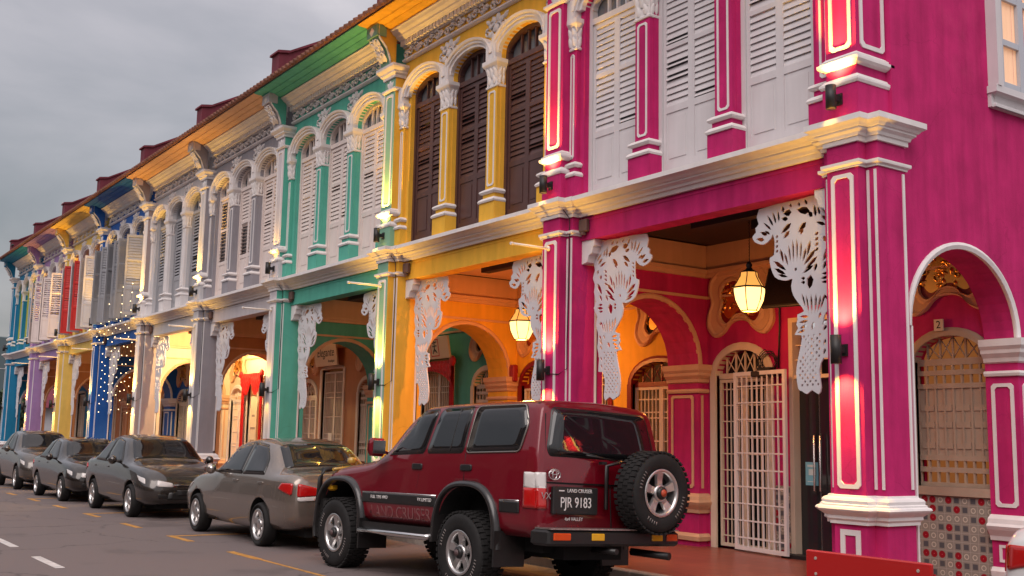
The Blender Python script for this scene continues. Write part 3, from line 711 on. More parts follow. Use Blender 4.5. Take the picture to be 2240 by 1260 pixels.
# upstairs window in the end wall
cur = plain('lamplit curtain', (0.8, 0.55, 0.38), 0.9, emit=(1.0, 0.48, 0.24), es=0.28)
def bxy(mb, y0, y1, z0, z1, x0, x1): mb.box(x0, x1, y0, y1, z0, z1)
m = MB(); ys, ye, zs0, zt = 2.30, 3.75, 5.74, 8.2
bxy(m, ys, ys+.07, zs0, zt, EWX, EWX+.13); bxy(m, ys+.07, ys+.13, zs0, zt, EWX, EWX+.10); bxy(m, ys+.13, ys+.20, zs0, zt, EWX, EWX+.075)
bxy(m, ye-.20, ye, zs0, zt, EWX, EWX+.13); bxy(m, ys, ye, zt, zt+.15, EWX, EWX+.15)
m.ring([(EWX, ye+.03), (EWX, ys-.03)][::-1] if False else [(EWX, ys-.03), (EWX+.12, ys-.03), (EWX+.12, ye+.03), (EWX, ye+.03)], [(0, 5.66), (.0, 5.745), (-.02, 5.75)], closed=False)
m.ring([(EWX, ys-.01), (EWX+.10, ys-.01), (EWX+.10, ye), (EWX, ye)], [(-.02, 5.50), (-.02, 5.53), (-.05, 5.56), (-.035, 5.63), (-.0, 5.65), (.03, 5.66)], closed=False)
bxy(m, ys-.02, ye+.02, 5.50, 5.74, EWX, EWX+.045)
wo = m.build('window', [SHUT], R0)
m = MB(); yy = [ys+.20, ys+.61, ys+.68, ye-.20]; 
SASH = paint('blue grey sash paint', (0.46, 0.48, 0.53), rough=.5, var=.06, bump=.05)
for a in (0, 1):
    y0_, y1_ = (ys+.20, ys+.645) if a == 0 else (ys+.645, ye-.2)
    bxy(m, y0_, y0_+.055, zs0, zt, EWX+.01, EWX+.055); bxy(m, y1_-.055, y1_, zs0, zt, EWX+.01, EWX+.055)
    for z in (5.74, 6.30, 6.86, 7.42, 7.98): bxy(m, y0_+.055, y1_-.055, z, z+.07+(.04 if z == 5.74 else 0), EWX+.012, EWX+.05)
m.build('sash', [SASH], wo)
m = MB(); n = 40
m.loft([[(EWX+.004+.006*sin(j*1.9)+.003*sin(j*4.3), ys+.2+(ye-ys-.4)*j/n, z) for j in range(n+1)] for z in (zs0, zt)], 0, closed=False, smooth=True); m.build('curtain', [cur], wo)
# patterned tile dado below the street window and on the back wall
def tile_mat():
    m, t, b = mat_base('patterned cement tiles'); co = N(t, 'ShaderNodeTexCoord'); sp = N(t, 'ShaderNodeSeparateXYZ'); t.links.new(co.outputs['Object'], sp.inputs[0])
    def M(op, a, b_=None, c=None):
        n = N(t, 'ShaderNodeMath', operation=op)
        for i, v in enumerate((a, b_, c)):
            if v is None: continue
            if isinstance(v, (int, float)): n.inputs[i].default_value = v
            else: t.links.new(v, n.inputs[i])
        return n.outputs[0]
    S = 1/.106
    u, v = M('MULTIPLY', sp.outputs[0], S), M('MULTIPLY', sp.outputs[2], S)
    fu, fv = M('SUBTRACT', M('FRACT', u), .5), M('SUBTRACT', M('FRACT', v), .5)
    r = M('SQRT', M('ADD', M('MULTIPLY', fu, fu), M('MULTIPLY', fv, fv)))
    mx = M('MAXIMUM', M('ABSOLUTE', fu), M('ABSOLUTE', fv))
    cb = N(t, 'ShaderNodeCombineXYZ'); t.links.new(M('FLOOR', u), cb.inputs[0]); t.links.new(M('FLOOR', v), cb.inputs[1])
    wn = N(t, 'ShaderNodeTexWhiteNoise', noise_dimensions='2D'); t.links.new(cb.outputs[0], wn.inputs['Vector']); rnd = wn.outputs[0]
    ringm = M('MULTIPLY', M('GREATER_THAN', r, .20), M('LESS_THAN', r, .30)); dot = M('LESS_THAN', r, .40); sq = M('LESS_THAN', mx, .30)
    isred = M('LESS_THAN', rnd, .27); isdk = M('MULTIPLY', M('GREATER_THAN', rnd, .27), M('LESS_THAN', rnd, .62)); ispl = M('GREATER_THAN', rnd, .62)
    def mix(f, a, c):
        n = N(t, 'ShaderNodeMix', data_type='RGBA'); t.links.new(f, n.inputs[0])
        if isinstance(a, tuple): n.inputs[6].default_value = (*a, 1)
        else: t.links.new(a, n.inputs[6])
        n.inputs[7].default_value = (*c, 1); return n.outputs[2]
    c0 = mix(M('GREATER_THAN', mx, .47), (.30, .27, .23), (.42, .38, .33))
    c1 = mix(M('MULTIPLY', ringm, ispl), c0, (.62, .56, .46)); c2 = mix(M('MULTIPLY', sq, isdk), c1, (.10, .10, .11)); c3 = mix(M('MULTIPLY', dot, isred), c2, (.33, .008, .02))
    c4 = mix(M('MULTIPLY', M('LESS_THAN', r, .06), isred), c3, (.6, .1, .12))
    t.links.new(c4, b.inputs['Base Color']); b.inputs['Roughness'].default_value = .3; return m
TILES = tile_mat()
m = MB(); m.box(-2.42, -.33, 2.70, 2.718, FLOOR, 1.06); m.box(-3.56, -3.27, 2.70, 2.718, FLOOR, 1.06); m.build('tile_dado', [TILES], R0)
# number plate over the street window
np_ = MB(); np_.box(-.98, -.86, 2.655, 2.675, 3.02, 3.16)
npo = np_.build('number_plate', [CREAM]); tag(npo, 'small pale plate with the number 2 over the boarded window', 'number plate')
text_mesh('2', .13, BLACKM, 'numeral', npo, Matrix.Translation((-.92, 2.653, 3.09)) @ FACE_MY)

# ------------------------------------------------------------------ ground
def asphalt():
    m, t, b = mat_base('asphalt'); co = N(t, 'ShaderNodeTexCoord')
    a = N(t, 'ShaderNodeTexNoise', Scale=.55, Detail=6.0, Roughness=.6); c = N(t, 'ShaderNodeTexNoise', Scale=140.0, Detail=2.0)
    mpp = N(t, 'ShaderNodeMapping'); mpp.inputs['Scale'].default_value = (.12, 1.6, 1); t.links.new(co.outputs['Object'], mpp.inputs[0])
    s = N(t, 'ShaderNodeTexNoise', Scale=1.0, Detail=4.0)
    t.links.new(co.outputs['Object'], a.inputs['Vector']); t.links.new(co.outputs['Object'], c.inputs['Vector']); t.links.new(mpp.outputs[0], s.inputs['Vector'])
    m1 = N(t, 'ShaderNodeMath', operation='ADD'); t.links.new(a.outputs[0], m1.inputs[0]); t.links.new(s.outputs[0], m1.inputs[1])
    m2 = N(t, 'ShaderNodeMath', operation='MULTIPLY_ADD'); m2.inputs[1].default_value = .35; t.links.new(c.outputs[0], m2.inputs[0]); t.links.new(m1.outputs[0], m2.inputs[2])
    r = N(t, 'ShaderNodeValToRGB'); t.links.new(m2.outputs[0], r.inputs[0])
    r.color_ramp.elements[0].position = .75; r.color_ramp.elements[0].color = (.070, .056, .055, 1)
    r.color_ramp.elements[1].position = 1.55; r.color_ramp.elements[1].color = (.155, .122, .118, 1)
    vo = N(t, 'ShaderNodeTexVoronoi', feature='DISTANCE_TO_EDGE', Scale=.32); wv = N(t, 'ShaderNodeTexNoise', Scale=1.6, Detail=5.0); t.links.new(co.outputs['Object'], wv.inputs['Vector'])
    va = N(t, 'ShaderNodeVectorMath', operation='MULTIPLY_ADD'); va.inputs[1].default_value = (1.1, 1.1, 0); t.links.new(wv.outputs['Color'], va.inputs[0]); t.links.new(co.outputs['Object'], va.inputs[2]); t.links.new(va.outputs[0], vo.inputs['Vector'])
    ck = N(t, 'ShaderNodeMapRange'); ck.inputs[1].default_value = 0.0; ck.inputs[2].default_value = .012; ck.inputs[3].default_value = .55; ck.inputs[4].default_value = 1.0; t.links.new(vo.outputs['Distance'], ck.inputs[0])
    st = N(t, 'ShaderNodeTexNoise', Scale=.9, Detail=3.0, Roughness=.45); t.links.new(co.outputs['Object'], st.inputs['Vector'])
    sr = N(t, 'ShaderNodeMapRange'); sr.inputs[1].default_value = .60; sr.inputs[2].default_value = .70; sr.inputs[3].default_value = 1.0; sr.inputs[4].default_value = .72; t.links.new(st.outputs[0], sr.inputs[0])
    mm = N(t, 'ShaderNodeMath', operation='MULTIPLY'); t.links.new(ck.outputs[0], mm.inputs[0]); t.links.new(sr.outputs[0], mm.inputs[1])
    sc = N(t, 'ShaderNodeVectorMath', operation='SCALE'); t.links.new(r.outputs[0], sc.inputs[0]); t.links.new(mm.outputs[0], sc.inputs['Scale'])
    t.links.new(sc.outputs[0], b.inputs['Base Color']); b.inputs['Roughness'].default_value = .82
    bp = N(t, 'ShaderNodeBump', Strength=.5, Distance=.006); t.links.new(c.outputs[0], bp.inputs['Height']); t.links.new(bp.outputs[0], b.inputs['Normal'])
    return m
def tilefloor():
    m, t, b = mat_base('terracotta floor tiles'); co = N(t, 'ShaderNodeTexCoord')
    k = N(t, 'ShaderNodeTexBrick', Scale=1.0); k.offset = 0; k.inputs['Brick Width'].default_value = .3; k.inputs['Row Height'].default_value = .3; k.inputs['Mortar Size'].default_value = .006
    k.inputs['Color1'].default_value = (.30, .075, .045, 1); k.inputs['Color2'].default_value = (.24, .06, .04, 1); k.inputs['Mortar'].default_value = (.13, .05, .035, 1)
    t.links.new(co.outputs['Object'], k.inputs['Vector']); t.links.new(k.outputs[0], b.inputs['Base Color']); b.inputs['Roughness'].default_value = .35; return m
g = MB(); g.add([(-600, -400, 0), (400, -400, 0), (400, 600, 0), (-600, 600, 0)], [(0, 1, 2, 3)]); g.build('ground', [asphalt()], kind='structure')
TERRA = tilefloor()
g = MB(); g.box(-47, .9, -.28, 2.9, -.2, FLOOR); g.build('walkway', [TERRA], kind='structure')
KERB = paint('concrete kerb', (.42, .36, .31), var=.25)
g = MB()
for i in range(48): g.bbox(-47+i, -46.006+i, -.44, -.28, -.1, FLOOR+.003, .012)
g.build('kerb', [KERB], kind='structure')
LINE = paint('worn white road paint', (.62, .58, .56), var=.35, scale=8); YLINE = paint('worn yellow road paint', (.52, .25, .05), var=.45, scale=8)
g = MB()
for i in range(-3, 8): x = -8.46-2.75*i; g.box(x, x+1.36, -5.89, -5.78, 0, .004)
g.build('lane_marking', [LINE], kind='structure')
g = MB()
for i in range(-1, 12): x = -10.73-2.68*i; g.box(x, x+1.05, -3.44, -3.33, 0, .004)
g.box(-7.4, -4.6, -3.40, -3.35, 0, .0042)
for i in range(5): g.box(-10.7-5.4*i, -10.58-5.4*i, -3.4, -.45, .0, .0038)
g.build('parking_marking', [YLINE], kind='structure')
def hill(name, pts, y0, y1, col):
    mb = MB(); mb.prism(pts, 'y', y0, y1); return mb.build(name, [paint(name+' cover', col, rough=.95, bump=0)], kind='structure')

# ------------------------------------------------------------------ carved lattice panels hung beside the piers
LAT_O = [(0.282, -0.021), (0.62, -0.027), (1.194, -0.044), (1.201, -0.217), (1.253, -0.257), (1.244, -0.312), (1.299, -0.352), (1.26, -0.425), (1.13, -0.469), (1.024, -0.418), (0.99, -0.369), (0.964, -0.455), (0.975, -0.614), (1.038, -0.638), (1.025, -0.753), (0.966, -0.87), (0.866, -0.916), (0.781, -0.926), (0.71, -0.915), (0.731, -0.994), (0.704, -1.104), (0.629, -1.2), (0.554, -1.296), (0.647, -1.325), (0.648, -1.381), (0.666, -1.438), (0.642, -1.482), (0.694, -1.552), (0.598, -1.562), (0.605, -1.659), (0.651, -1.818), (0.68, -1.975), (0.654, -2.151), (0.603, -2.177), (0.534, -2.211), (0.465, -2.169), (0.378, -2.217), (0.342, -2.144), (0.364, -1.964), (0.303, -1.826), (0.22, -1.823), (0.236, -1.641), (0.195, -1.501), (0.201, -1.432), (0.207, -1.294), (0.162, -1.175), (0.189, -1.062), (0.111, -0.939), (0.158, -0.85), (0.112, -0.717), (0.133, -0.613), (0.087, -0.514), (0.13, -0.402), (0.103, -0.304), (0.175, -0.219), (0.258, -0.135)]
LAT_H = [(0.641, -0.462, 0.643, -0.736, 0.017), (0.699, -0.469, 0.694, -0.741, 0.017), (0.578, -0.5, 0.598, -0.731, 0.017), (0.761, -0.522, 0.736, -0.746, 0.017), (0.512, -0.585, 0.563, -0.751, 0.02), (0.823, -0.608, 0.773, -0.772, 0.02), (0.371, -0.616, 0.556, -0.787, 0.027), (0.351, -0.701, 0.529, -0.83, 0.024), (0.409, -0.795, 0.571, -0.875, 0.02), (0.988, -0.682, 0.797, -0.811, 0.027), (0.976, -0.77, 0.805, -0.856, 0.024), (0.926, -0.846, 0.774, -0.889, 0.017), (0.65, -0.796, 0.681, -0.835, 0.02), (0.448, -0.509, 0.506, -0.699, 0.024), (0.884, -0.549, 0.838, -0.734, 0.024), (0.499, -0.295, 0.623, -0.403, 0.034), (0.546, -0.363, 0.595, -0.434, 0.024), (0.712, -0.276, 0.869, -0.38, 0.031), (0.74, -0.364, 0.836, -0.44, 0.027), (0.445, -0.184, 0.638, -0.136, 0.044), (0.707, -0.154, 0.834, -0.149, 0.041), (0.41, -0.249, 0.481, -0.188, 0.031), (0.759, -0.225, 0.862, -0.205, 0.027), (0.188, -0.338, 0.295, -0.258, 0.024), (0.165, -0.288, 0.277, -0.19, 0.02), (0.232, -0.371, 0.368, -0.318, 0.02), (0.31, -0.248, 0.345, -0.147, 0.02), (0.367, -0.267, 0.394, -0.107, 0.024), (0.896, -0.243, 0.912, -0.091, 0.02), (0.936, -0.26, 0.996, -0.094, 0.02), (0.977, -0.281, 1.076, -0.128, 0.02), (1.01, -0.315, 1.135, -0.208, 0.017), (1.07, -0.367, 1.182, -0.317, 0.024), (1.113, -0.417, 1.244, -0.389, 0.024), (1.03, -0.362, 1.113, -0.312, 0.017), (0.82, -0.138, 0.854, -0.056, 0.024), (0.48, -0.1, 0.532, -0.038, 0.02), (0.585, -0.105, 0.62, -0.05, 0.017), (0.707, -0.099, 0.741, -0.044, 0.017), (0.333, -0.437, 0.391, -0.467, 0.02), (0.334, -0.496, 0.392, -0.525, 0.02), (0.335, -0.554, 0.392, -0.583, 0.02), (0.335, -0.612, 0.393, -0.641, 0.02), (0.91, -0.392, 0.95, -0.42, 0.017), (0.91, -0.449, 0.951, -0.476, 0.017), (0.911, -0.505, 0.951, -0.532, 0.017), (0.911, -0.561, 0.951, -0.589, 0.017), (0.176, -0.595, 0.287, -0.774, 0.034), (0.209, -0.906, 0.303, -0.905, 0.017), (0.181, -0.945, 0.318, -0.957, 0.02), (0.218, -0.999, 0.311, -0.998, 0.017), (0.452, -0.9, 0.482, -1.063, 0.048), (0.53, -0.93, 0.592, -0.927, 0.02), (0.53, -0.976, 0.593, -0.972, 0.02), (0.366, -0.777, 0.409, -0.873, 0.024), (0.229, -0.763, 0.288, -0.862, 0.024), (0.241, -0.555, 0.269, -0.488, 0.027), (0.175, -0.477, 0.21, -0.411, 0.02), (0.32, -1.141, 0.372, -1.329, 0.017), (0.384, -1.112, 0.404, -1.342, 0.017), (0.454, -1.111, 0.45, -1.345, 0.017), (0.524, -1.112, 0.491, -1.337, 0.017), (0.583, -1.094, 0.533, -1.272, 0.017), (0.262, -1.125, 0.336, -1.303, 0.017), (0.234, -1.193, 0.277, -1.138, 0.017), (0.221, -1.318, 0.294, -1.415, 0.02), (0.237, -1.388, 0.309, -1.466, 0.02), (0.245, -1.469, 0.303, -1.53, 0.02), (0.492, -1.364, 0.617, -1.35, 0.017), (0.499, -1.405, 0.631, -1.418, 0.017), (0.507, -1.451, 0.625, -1.485, 0.017), (0.545, -1.503, 0.649, -1.532, 0.017), (0.415, -1.423, 0.458, -1.516, 0.024), (0.322, -1.325, 0.358, -1.396, 0.017), (0.332, -1.557, 0.36, -1.581, 0.014), (0.406, -1.561, 0.434, -1.585, 0.014), (0.48, -1.565, 0.508, -1.589, 0.014), (0.553, -1.569, 0.581, -1.593, 0.014), (0.37, -1.597, 0.398, -1.622, 0.014), (0.444, -1.601, 0.472, -1.625, 0.014), (0.517, -1.605, 0.545, -1.629, 0.014), (0.337, -1.634, 0.365, -1.659, 0.014), (0.411, -1.638, 0.439, -1.662, 0.014), (0.485, -1.642, 0.513, -1.666, 0.014), (0.375, -1.675, 0.403, -1.699, 0.014), (0.449, -1.679, 0.477, -1.702, 0.014), (0.522, -1.682, 0.55, -1.706, 0.014), (0.342, -1.712, 0.37, -1.736, 0.014), (0.416, -1.715, 0.444, -1.739, 0.014), (0.49, -1.719, 0.518, -1.743, 0.014), (0.38, -1.752, 0.408, -1.776, 0.014), (0.454, -1.756, 0.482, -1.779, 0.014), (0.527, -1.759, 0.555, -1.782, 0.014), (0.347, -1.789, 0.375, -1.813, 0.014), (0.421, -1.792, 0.449, -1.816, 0.014), (0.494, -1.796, 0.523, -1.819, 0.014), (0.567, -1.799, 0.595, -1.822, 0.014), (0.385, -1.829, 0.413, -1.853, 0.014), (0.459, -1.832, 0.487, -1.856, 0.014), (0.532, -1.835, 0.56, -1.859, 0.014), (0.604, -1.838, 0.632, -1.862, 0.014), (0.426, -1.869, 0.454, -1.893, 0.014), (0.499, -1.872, 0.527, -1.896, 0.014), (0.572, -1.875, 0.6, -1.898, 0.014), (0.39, -1.906, 0.418, -1.93, 0.014), (0.464, -1.909, 0.492, -1.933, 0.014), (0.537, -1.912, 0.564, -1.935, 0.014), (0.609, -1.914, 0.637, -1.938, 0.014), (0.431, -1.946, 0.459, -1.97, 0.014), (0.504, -1.949, 0.532, -1.972, 0.014), (0.577, -1.951, 0.605, -1.974, 0.014), (0.395, -1.983, 0.423, -2.007, 0.014), (0.468, -1.986, 0.497, -2.009, 0.014), (0.541, -1.988, 0.569, -2.011, 0.014), (0.614, -1.99, 0.641, -2.013, 0.014), (0.436, -2.023, 0.464, -2.046, 0.014), (0.509, -2.025, 0.537, -2.048, 0.014), (0.582, -2.027, 0.609, -2.05, 0.014), (0.4, -2.06, 0.428, -2.083, 0.014), (0.473, -2.062, 0.501, -2.085, 0.014), (0.546, -2.064, 0.574, -2.087, 0.014), (0.367, -2.097, 0.396, -2.121, 0.014), (0.441, -2.099, 0.469, -2.122, 0.014), (0.514, -2.101, 0.542, -2.124, 0.014), (0.587, -2.103, 0.614, -2.126, 0.014), (0.265, -1.619, 0.298, -1.689, 0.017), (0.269, -1.722, 0.306, -1.792, 0.017)]
def lattice_mesh(mirror):
    """flat board with leaf-shaped cut-outs, 18 mm thick"""
    from mathutils.geometry import delaunay_2d_cdt
    def inside(p, P):
        c = False; j = len(P)-1
        for i in range(len(P)):
            if (P[i][1] > p[1]) != (P[j][1] > p[1]) and p[0] < (P[j][0]-P[i][0])*(p[1]-P[i][1])/(P[j][1]-P[i][1])+P[i][0]: c = not c
            j = i
        return c
    out = CAT(LAT_O, 2); holes = []
    for x0, z0, x1, z1, w in LAT_H:
        dx, dz = x1-x0, z1-z0; l = math.hypot(dx, dz) or 1e-4; w *= 1.0; nx, nz = -dz/l*w, dx/l*w
        holes.append([(x0, z0), (x0+dx*.3+nx, z0+dz*.3+nz), (x0+dx*.7+nx*.8, z0+dz*.7+nz*.8), (x1, z1), (x0+dx*.7-nx*.8, z0+dz*.7-nz*.8), (x0+dx*.3-nx, z0+dz*.3-nz)])
    V, E_ = [], []
    for P in [out]+holes:
        o = len(V); V += [Vector(p) for p in P]; E_ += [(o+i, o+(i+1) % len(P)) for i in range(len(P))]
    v, e_, f, *_ = delaunay_2d_cdt(V, E_, [], 0, 1e-5)
    keep = []
    for t in f:
        c = (sum(v[i][0] for i in t)/len(t), sum(v[i][1] for i in t)/len(t))
        if inside(c, out) and not any(inside(c, h) for h in holes): keep.append(t)
    sg = -1 if mirror else 1; n = len(v); cnt = {}
    vs = [(sg*p[0], -.009, p[1]) for p in v]+[(sg*p[0], .009, p[1]) for p in v]; fs = [tuple(t) for t in keep]+[tuple(i+n for i in reversed(t)) for t in keep]
    for t in keep:
        for i in range(len(t)): cnt[(t[i], t[(i+1) % len(t)])] = 1
    for a_, b_ in cnt:
        if (b_, a_) not in cnt: fs.append((a_, b_, b_+n, a_+n))
    me = bpy.data.meshes.new('lattice_panel'); me.from_pydata(vs, [], fs)
    bm = bmesh.new(); bm.from_mesh(me); bmesh.ops.delete(bm, geom=[q for q in bm.verts if not q.link_faces], context='VERTS'); bmesh.ops.recalc_face_normals(bm, faces=bm.faces); bm.to_mesh(me); bm.free()
    me.materials.append(LATW); return me
LATW = paint('white painted board', (.66, .64, .66), var=.06, bump=.05)
lat_m = [lattice_mesh(False), lattice_mesh(True)]
for k, H in enumerate(HOUSES):
    for s_ in (0, 1):
        o = bpy.data.objects.new('lattice_panel', lat_m[s_]); COL.objects.link(o)
        o.location = (-k*W-W+Q if s_ == 0 else -k*W-PW-Q, .43, 4.385)
        tag(o, f"white cut-out lotus panel hanging under the {H['d']} beam at its {'left' if s_ == 0 else 'right'} pier", 'carved panel', 'lotus lattice panels')

# ------------------------------------------------------------------ pier lamps, lanterns, rods, boxes
WARM = (1.0, 0.53, 0.075)
LAMPE = plain('lamp lens', (1, .8, .5), .4, emit=(1.0, .72, .38), es=14)
def sconce(x, z, h, label, y0, e_up, e_dn):
    t = thing('wall_lamp', label, 'wall lamp', (x, y0, z), 0, 'cylindrical up and down lamps on the piers')
    m = MB(); n = 14
    m.lathe([(.050, -h/2), (.056, -h/2), (.056, h/2), (.050, h/2), (.048, h/2-.03), (.001, h/2-.03)], (0, -.14, 0), n); m.lathe([(.048, -h/2+.02), (.001, -h/2+.02)], (0, -.14, 0), n)
    m.build('lamp_body', [BLACKM], t)
    b = MB(); b.box(-.04, .04, -.02, 0, -.06, .06); b.box(-.025, .025, -.09, -.02, -.03, .03); b.build('lamp_bracket', [BLACKM], t)
    l = MB(); l.lathe([(.046, h/2-.02), (.044, h/2-.012), (.001, h/2-.010)], (0, -.14, 0), n); l.build('lens', [LAMPE], t)
    l = MB(); l.lathe([(.046, -h/2+.012), (.044, -h/2+.004), (.001, -h/2+.002)], (0, -.14, 0), n); l.build('lens', [LAMPE], t)
    if e_up: spot('lamp_light', (0, -.14, h/2+.005), False, e_up, 100, 1.0, WARM, t, .055, rad(10))
    if e_dn: spot('lamp_light', (0, -.14, -h/2-.005), True, e_dn, 100, 1.0, WARM, t, .055, rad(10))
LIT = [1.0, 1.0, 1.35, .12, 1.0, 1.15, .9, 1.25, 1.0, .0]
names = [H['d'] for H in HOUSES]
for k in range(10):
    xr = -k*W; who = 'the hot pink corner pier' if k == 0 else (f'the {names[k-1]} left pier' if k < 9 else 'the teal blue pier at the far end')
    sconce(xr-.215, 2.58, .29, f'black cylinder lamp low on {who}', .0, 175*LIT[k], 175*LIT[k])
    sconce(xr-.20, 5.20, .25, f'black cylinder lamp high on {who}', -.01, 300*(LIT[k] if k != 3 else .2), 100*LIT[k])
ROD = paint('white enamel rod', (.75, .70, .66), var=.05, bump=0)
for k in range(1, 10):
    m = MB(); m.tube([(0, 0, 0), (0, -.62, .0)], .017, 8); m.tube([(0, -.62, 0), (0, -.66, 0)], .022, 8); m.lathe([(.035, 0), (.035, -.02), (.02, -.03)], (0, 0, 0), 10, axis='y')
    o = m.build('flag_pole', [ROD], None, (-k*W-.23, -.012, 4.30))
    tag(o, f"short white pole jutting over the street from the {names[k-1]} house's left pier" if k < 9 else 'short white pole jutting from the last teal pier', 'pole', 'white poles on the piers')
    if k < 7:
        m = MB(); m.bbox(-.085, .085, -.07, 0, -.09, .09, .012); m.box(-.03, .03, -.07, -.02, -.13, -.09)
        o = m.build('junction_box', [paint('brown junction box', (.12, .07, .06), var=.2)], None, (-k*W+.26, .262, 4.585))
        tag(o, f"small brown cable box under the cornice beside the {names[k-1]} house's left pier", 'junction box', 'junction boxes on the beams')
        m = MB(); xr = -k*W
        m.tube([(xr+.05, -.04, 4.975), (xr+.06, -.07, 4.97), (xr+.06, -.075, 4.90), (xr+.07, .02, 4.80), (xr+.10, .09, 4.70), (xr+.10, .10, 4.2), (xr+.05, .112, 3.0), (xr+.05, .115, 2.6), (xr+.02, .0, 2.52), (xr-.18, -.03, 2.53)], .0075, 5)
        o = m.build('cable', [BLACKM]); tag(o, f"thin black cable running down the {names[k-1]} house's left pier to its lamp", 'cable', 'lamp cables on the piers')
LANG = plain('amber lantern glass', (.9, .6, .25), .3, emit=(1.0, .55, .16), es=2.6)
LANU = plain('amber lantern hood glass', (.8, .45, .12), .3, emit=(1.0, .42, .08), es=.75)
LANB = plain('bulb glow', (1, .8, .5), .3, emit=(1.0, .74, .40), es=9)
def lantern(x, y, zb, label, e):
    t = thing('hanging_lantern', label, 'lantern', (x, y, zb), 0, 'amber lanterns in the arcade'); n = 6
    m = MB(); m.lathe([(.001, 0), (.11, 0), (.125, .02), (.185, .14), (.205, .25), (.205, .30)], (0, 0, 0), n, smooth=False); m.build('lantern_glass', [LANG], t)
    m = MB(); m.lathe([(.205, .305), (.16, .37), (.115, .45), (.11, .50), (.001, .50)], (0, 0, 0), n, smooth=False); m.build('lantern_hood', [LANU], t)
    m = MB(); m.lathe([(.001, .045), (.075, .05), (.10, .10), (.08, .17), (.001, .19)], (0, -.135, 0), 10); m.lathe([(.001, .045), (.075, .05), (.10, .10), (.08, .17), (.001, .19)], (.13, -.04, 0), 10); 
    m = MB()
    for k in range(n):
        a = 2*pi*k/n
        m.tube([(r*cos(a), r*sin(a), z) for r, z in ((.112, 0), (.128, .02), (.188, .14), (.208, .25), (.208, .305), (.163, .37), (.118, .45), (.112, .5))], .007, 5)
    m.tube([(.212*cos(2*pi*k/n), .212*sin(2*pi*k/n), .302) for k in range(n)], .012, 5, closed=True); m.tube([(.114*cos(2*pi*k/n), .114*sin(2*pi*k/n), .0) for k in range(n)], .008, 5, closed=True)
    m.lathe([(.115, .50), (.09, .52), (.05, .54), (.03, .57), (.045, .60), (.02, .64), (.001, .65)], (0, 0, 0), 8)
    m.build('lantern_frame', [BLACKM], t)
    m = MB()
    for j in range(int((4.58-zb-.64)/.04)):
        z = zb+.64+j*.04; a = (j % 2)*pi/2
        m.tube([(.010*cos(a), .010*sin(a), z-zb), (.012*cos(a), .012*sin(a), z-zb+.02), (0, 0, z-zb+.045)], .006, 4)
    m.build('chain', [BLACKM], t)
    point('lantern_light', (0, 0, -.10), e, (1.0, .36, .075), .10, t)
lantern(-2.76, 1.36, 3.31, 'glowing amber glass lantern in the hot pink arcade in front of the carved vent', 40)
lantern(-7.82, 1.36, 3.27, 'glowing amber glass lantern in the golden yellow arcade beside its arch', 105)
# bare lamps of the arcades further along
TUBE = plain('fluorescent tube', (1, .9, .7), .4, emit=(1.0, .80, .45), es=16)
def batten(x, y, e, label, col):
    t = thing('ceiling_lamp', label, 'ceiling lamp', (x, y, 4.60)); m = MB(); m.box(-.3, .3, -.035, .035, -.04, 0); m.build('lamp_body', [WHITE], t)
    m = MB(); m.tube([(-.28, 0, -.06), (.28, 0, -.06)], .018, 8); m.build('lamp_tube', [TUBE], t); point('lamp_light', (0, 0, -.20), e, col, .12, t)
batten(-4*W-2.6, 1.5, 800, 'bright warm batten lamp under the white and grey arcade ceiling', (1.0, .66, .28))
batten(-3*W-2.4, 1.5, 16, 'dim warm batten lamp under the violet grey arcade ceiling', (1.0, .5, .2))
batten(-2*W-2.9, 1.9, 9, 'dim warm batten lamp under the green arcade ceiling', (1.0, .6, .3))
batten(-5*W-2.6, 1.5, 22, 'warm batten lamp under the deep blue arcade ceiling', (1.0, .6, .3)); batten(-6*W-2.6, 1.5, 45, 'warm batten lamp under the pale yellow arcade ceiling', (1.0, .55, .2)); batten(-7*W-2.6, 1.5, 16, 'warm batten lamp under the lavender purple arcade ceiling', (1.0, .5, .25))
# ------------------------------------------------------------------ signs, curtain, screen, paper
def board(name, label, cat, x, y, z, w, h, th, tilt, mat):
    m = MB(); m.bbox(-w/2, w/2, -th, 0, -h/2, h/2, .008); o = m.build(name, [mat], None, (x, y, z)); o.rotation_euler = (tilt, 0, 0); tag(o, label, cat); return o
SIGNM = plain('cream sign face', (.72, .58, .40), .45)
o = board('shop_sign', 'cream shop sign with flowing script above the gate of the violet grey house', 'sign', -17.86, 2.55, 3.62, 1.25, .56, .05, rad(8), SIGNM)
text_mesh('Elegante', .30, BLACKM, 'sign_lettering', o, Matrix.Translation((0, -.052, .05)) @ FACE_MY, shear=.35, squash=.95)
text_mesh('boutique', .10, BLACKM, 'sign_lettering', o, Matrix.Translation((.3, -.052, -.16)) @ FACE_MY, shear=.3)
o = board('shop_sign', 'cream sign with a red framed seal above the red curtain of the green house', 'sign', -12.62, 2.50, 3.48, 1.35, .46, .05, rad(10), SIGNM)
m = MB(); fz = lambda u, d, z: (u, -.052-d, z); frame_rect(m, -.02, .30, -.18, .18, .02, fz, ch=0, d=.004); m.build('seal_frame', [SHUTR], o)
m = MB()
for a in (((.05, .10), (.23, .12)), ((.14, .15), (.13, -.02)), ((.06, .03), (.22, .04)), ((.13, -.02), (.06, -.12)), ((.13, -.02), (.22, -.11)), ((.08, -.06), (.20, -.07))): m.tube([fz(*p0[:1], 0, p0[1]) for p0 in a], .011, 4)
m.build('seal_strokes', [BLACKM], o)
CURT = plain('red satin cloth', (.55, .012, .012), .45)
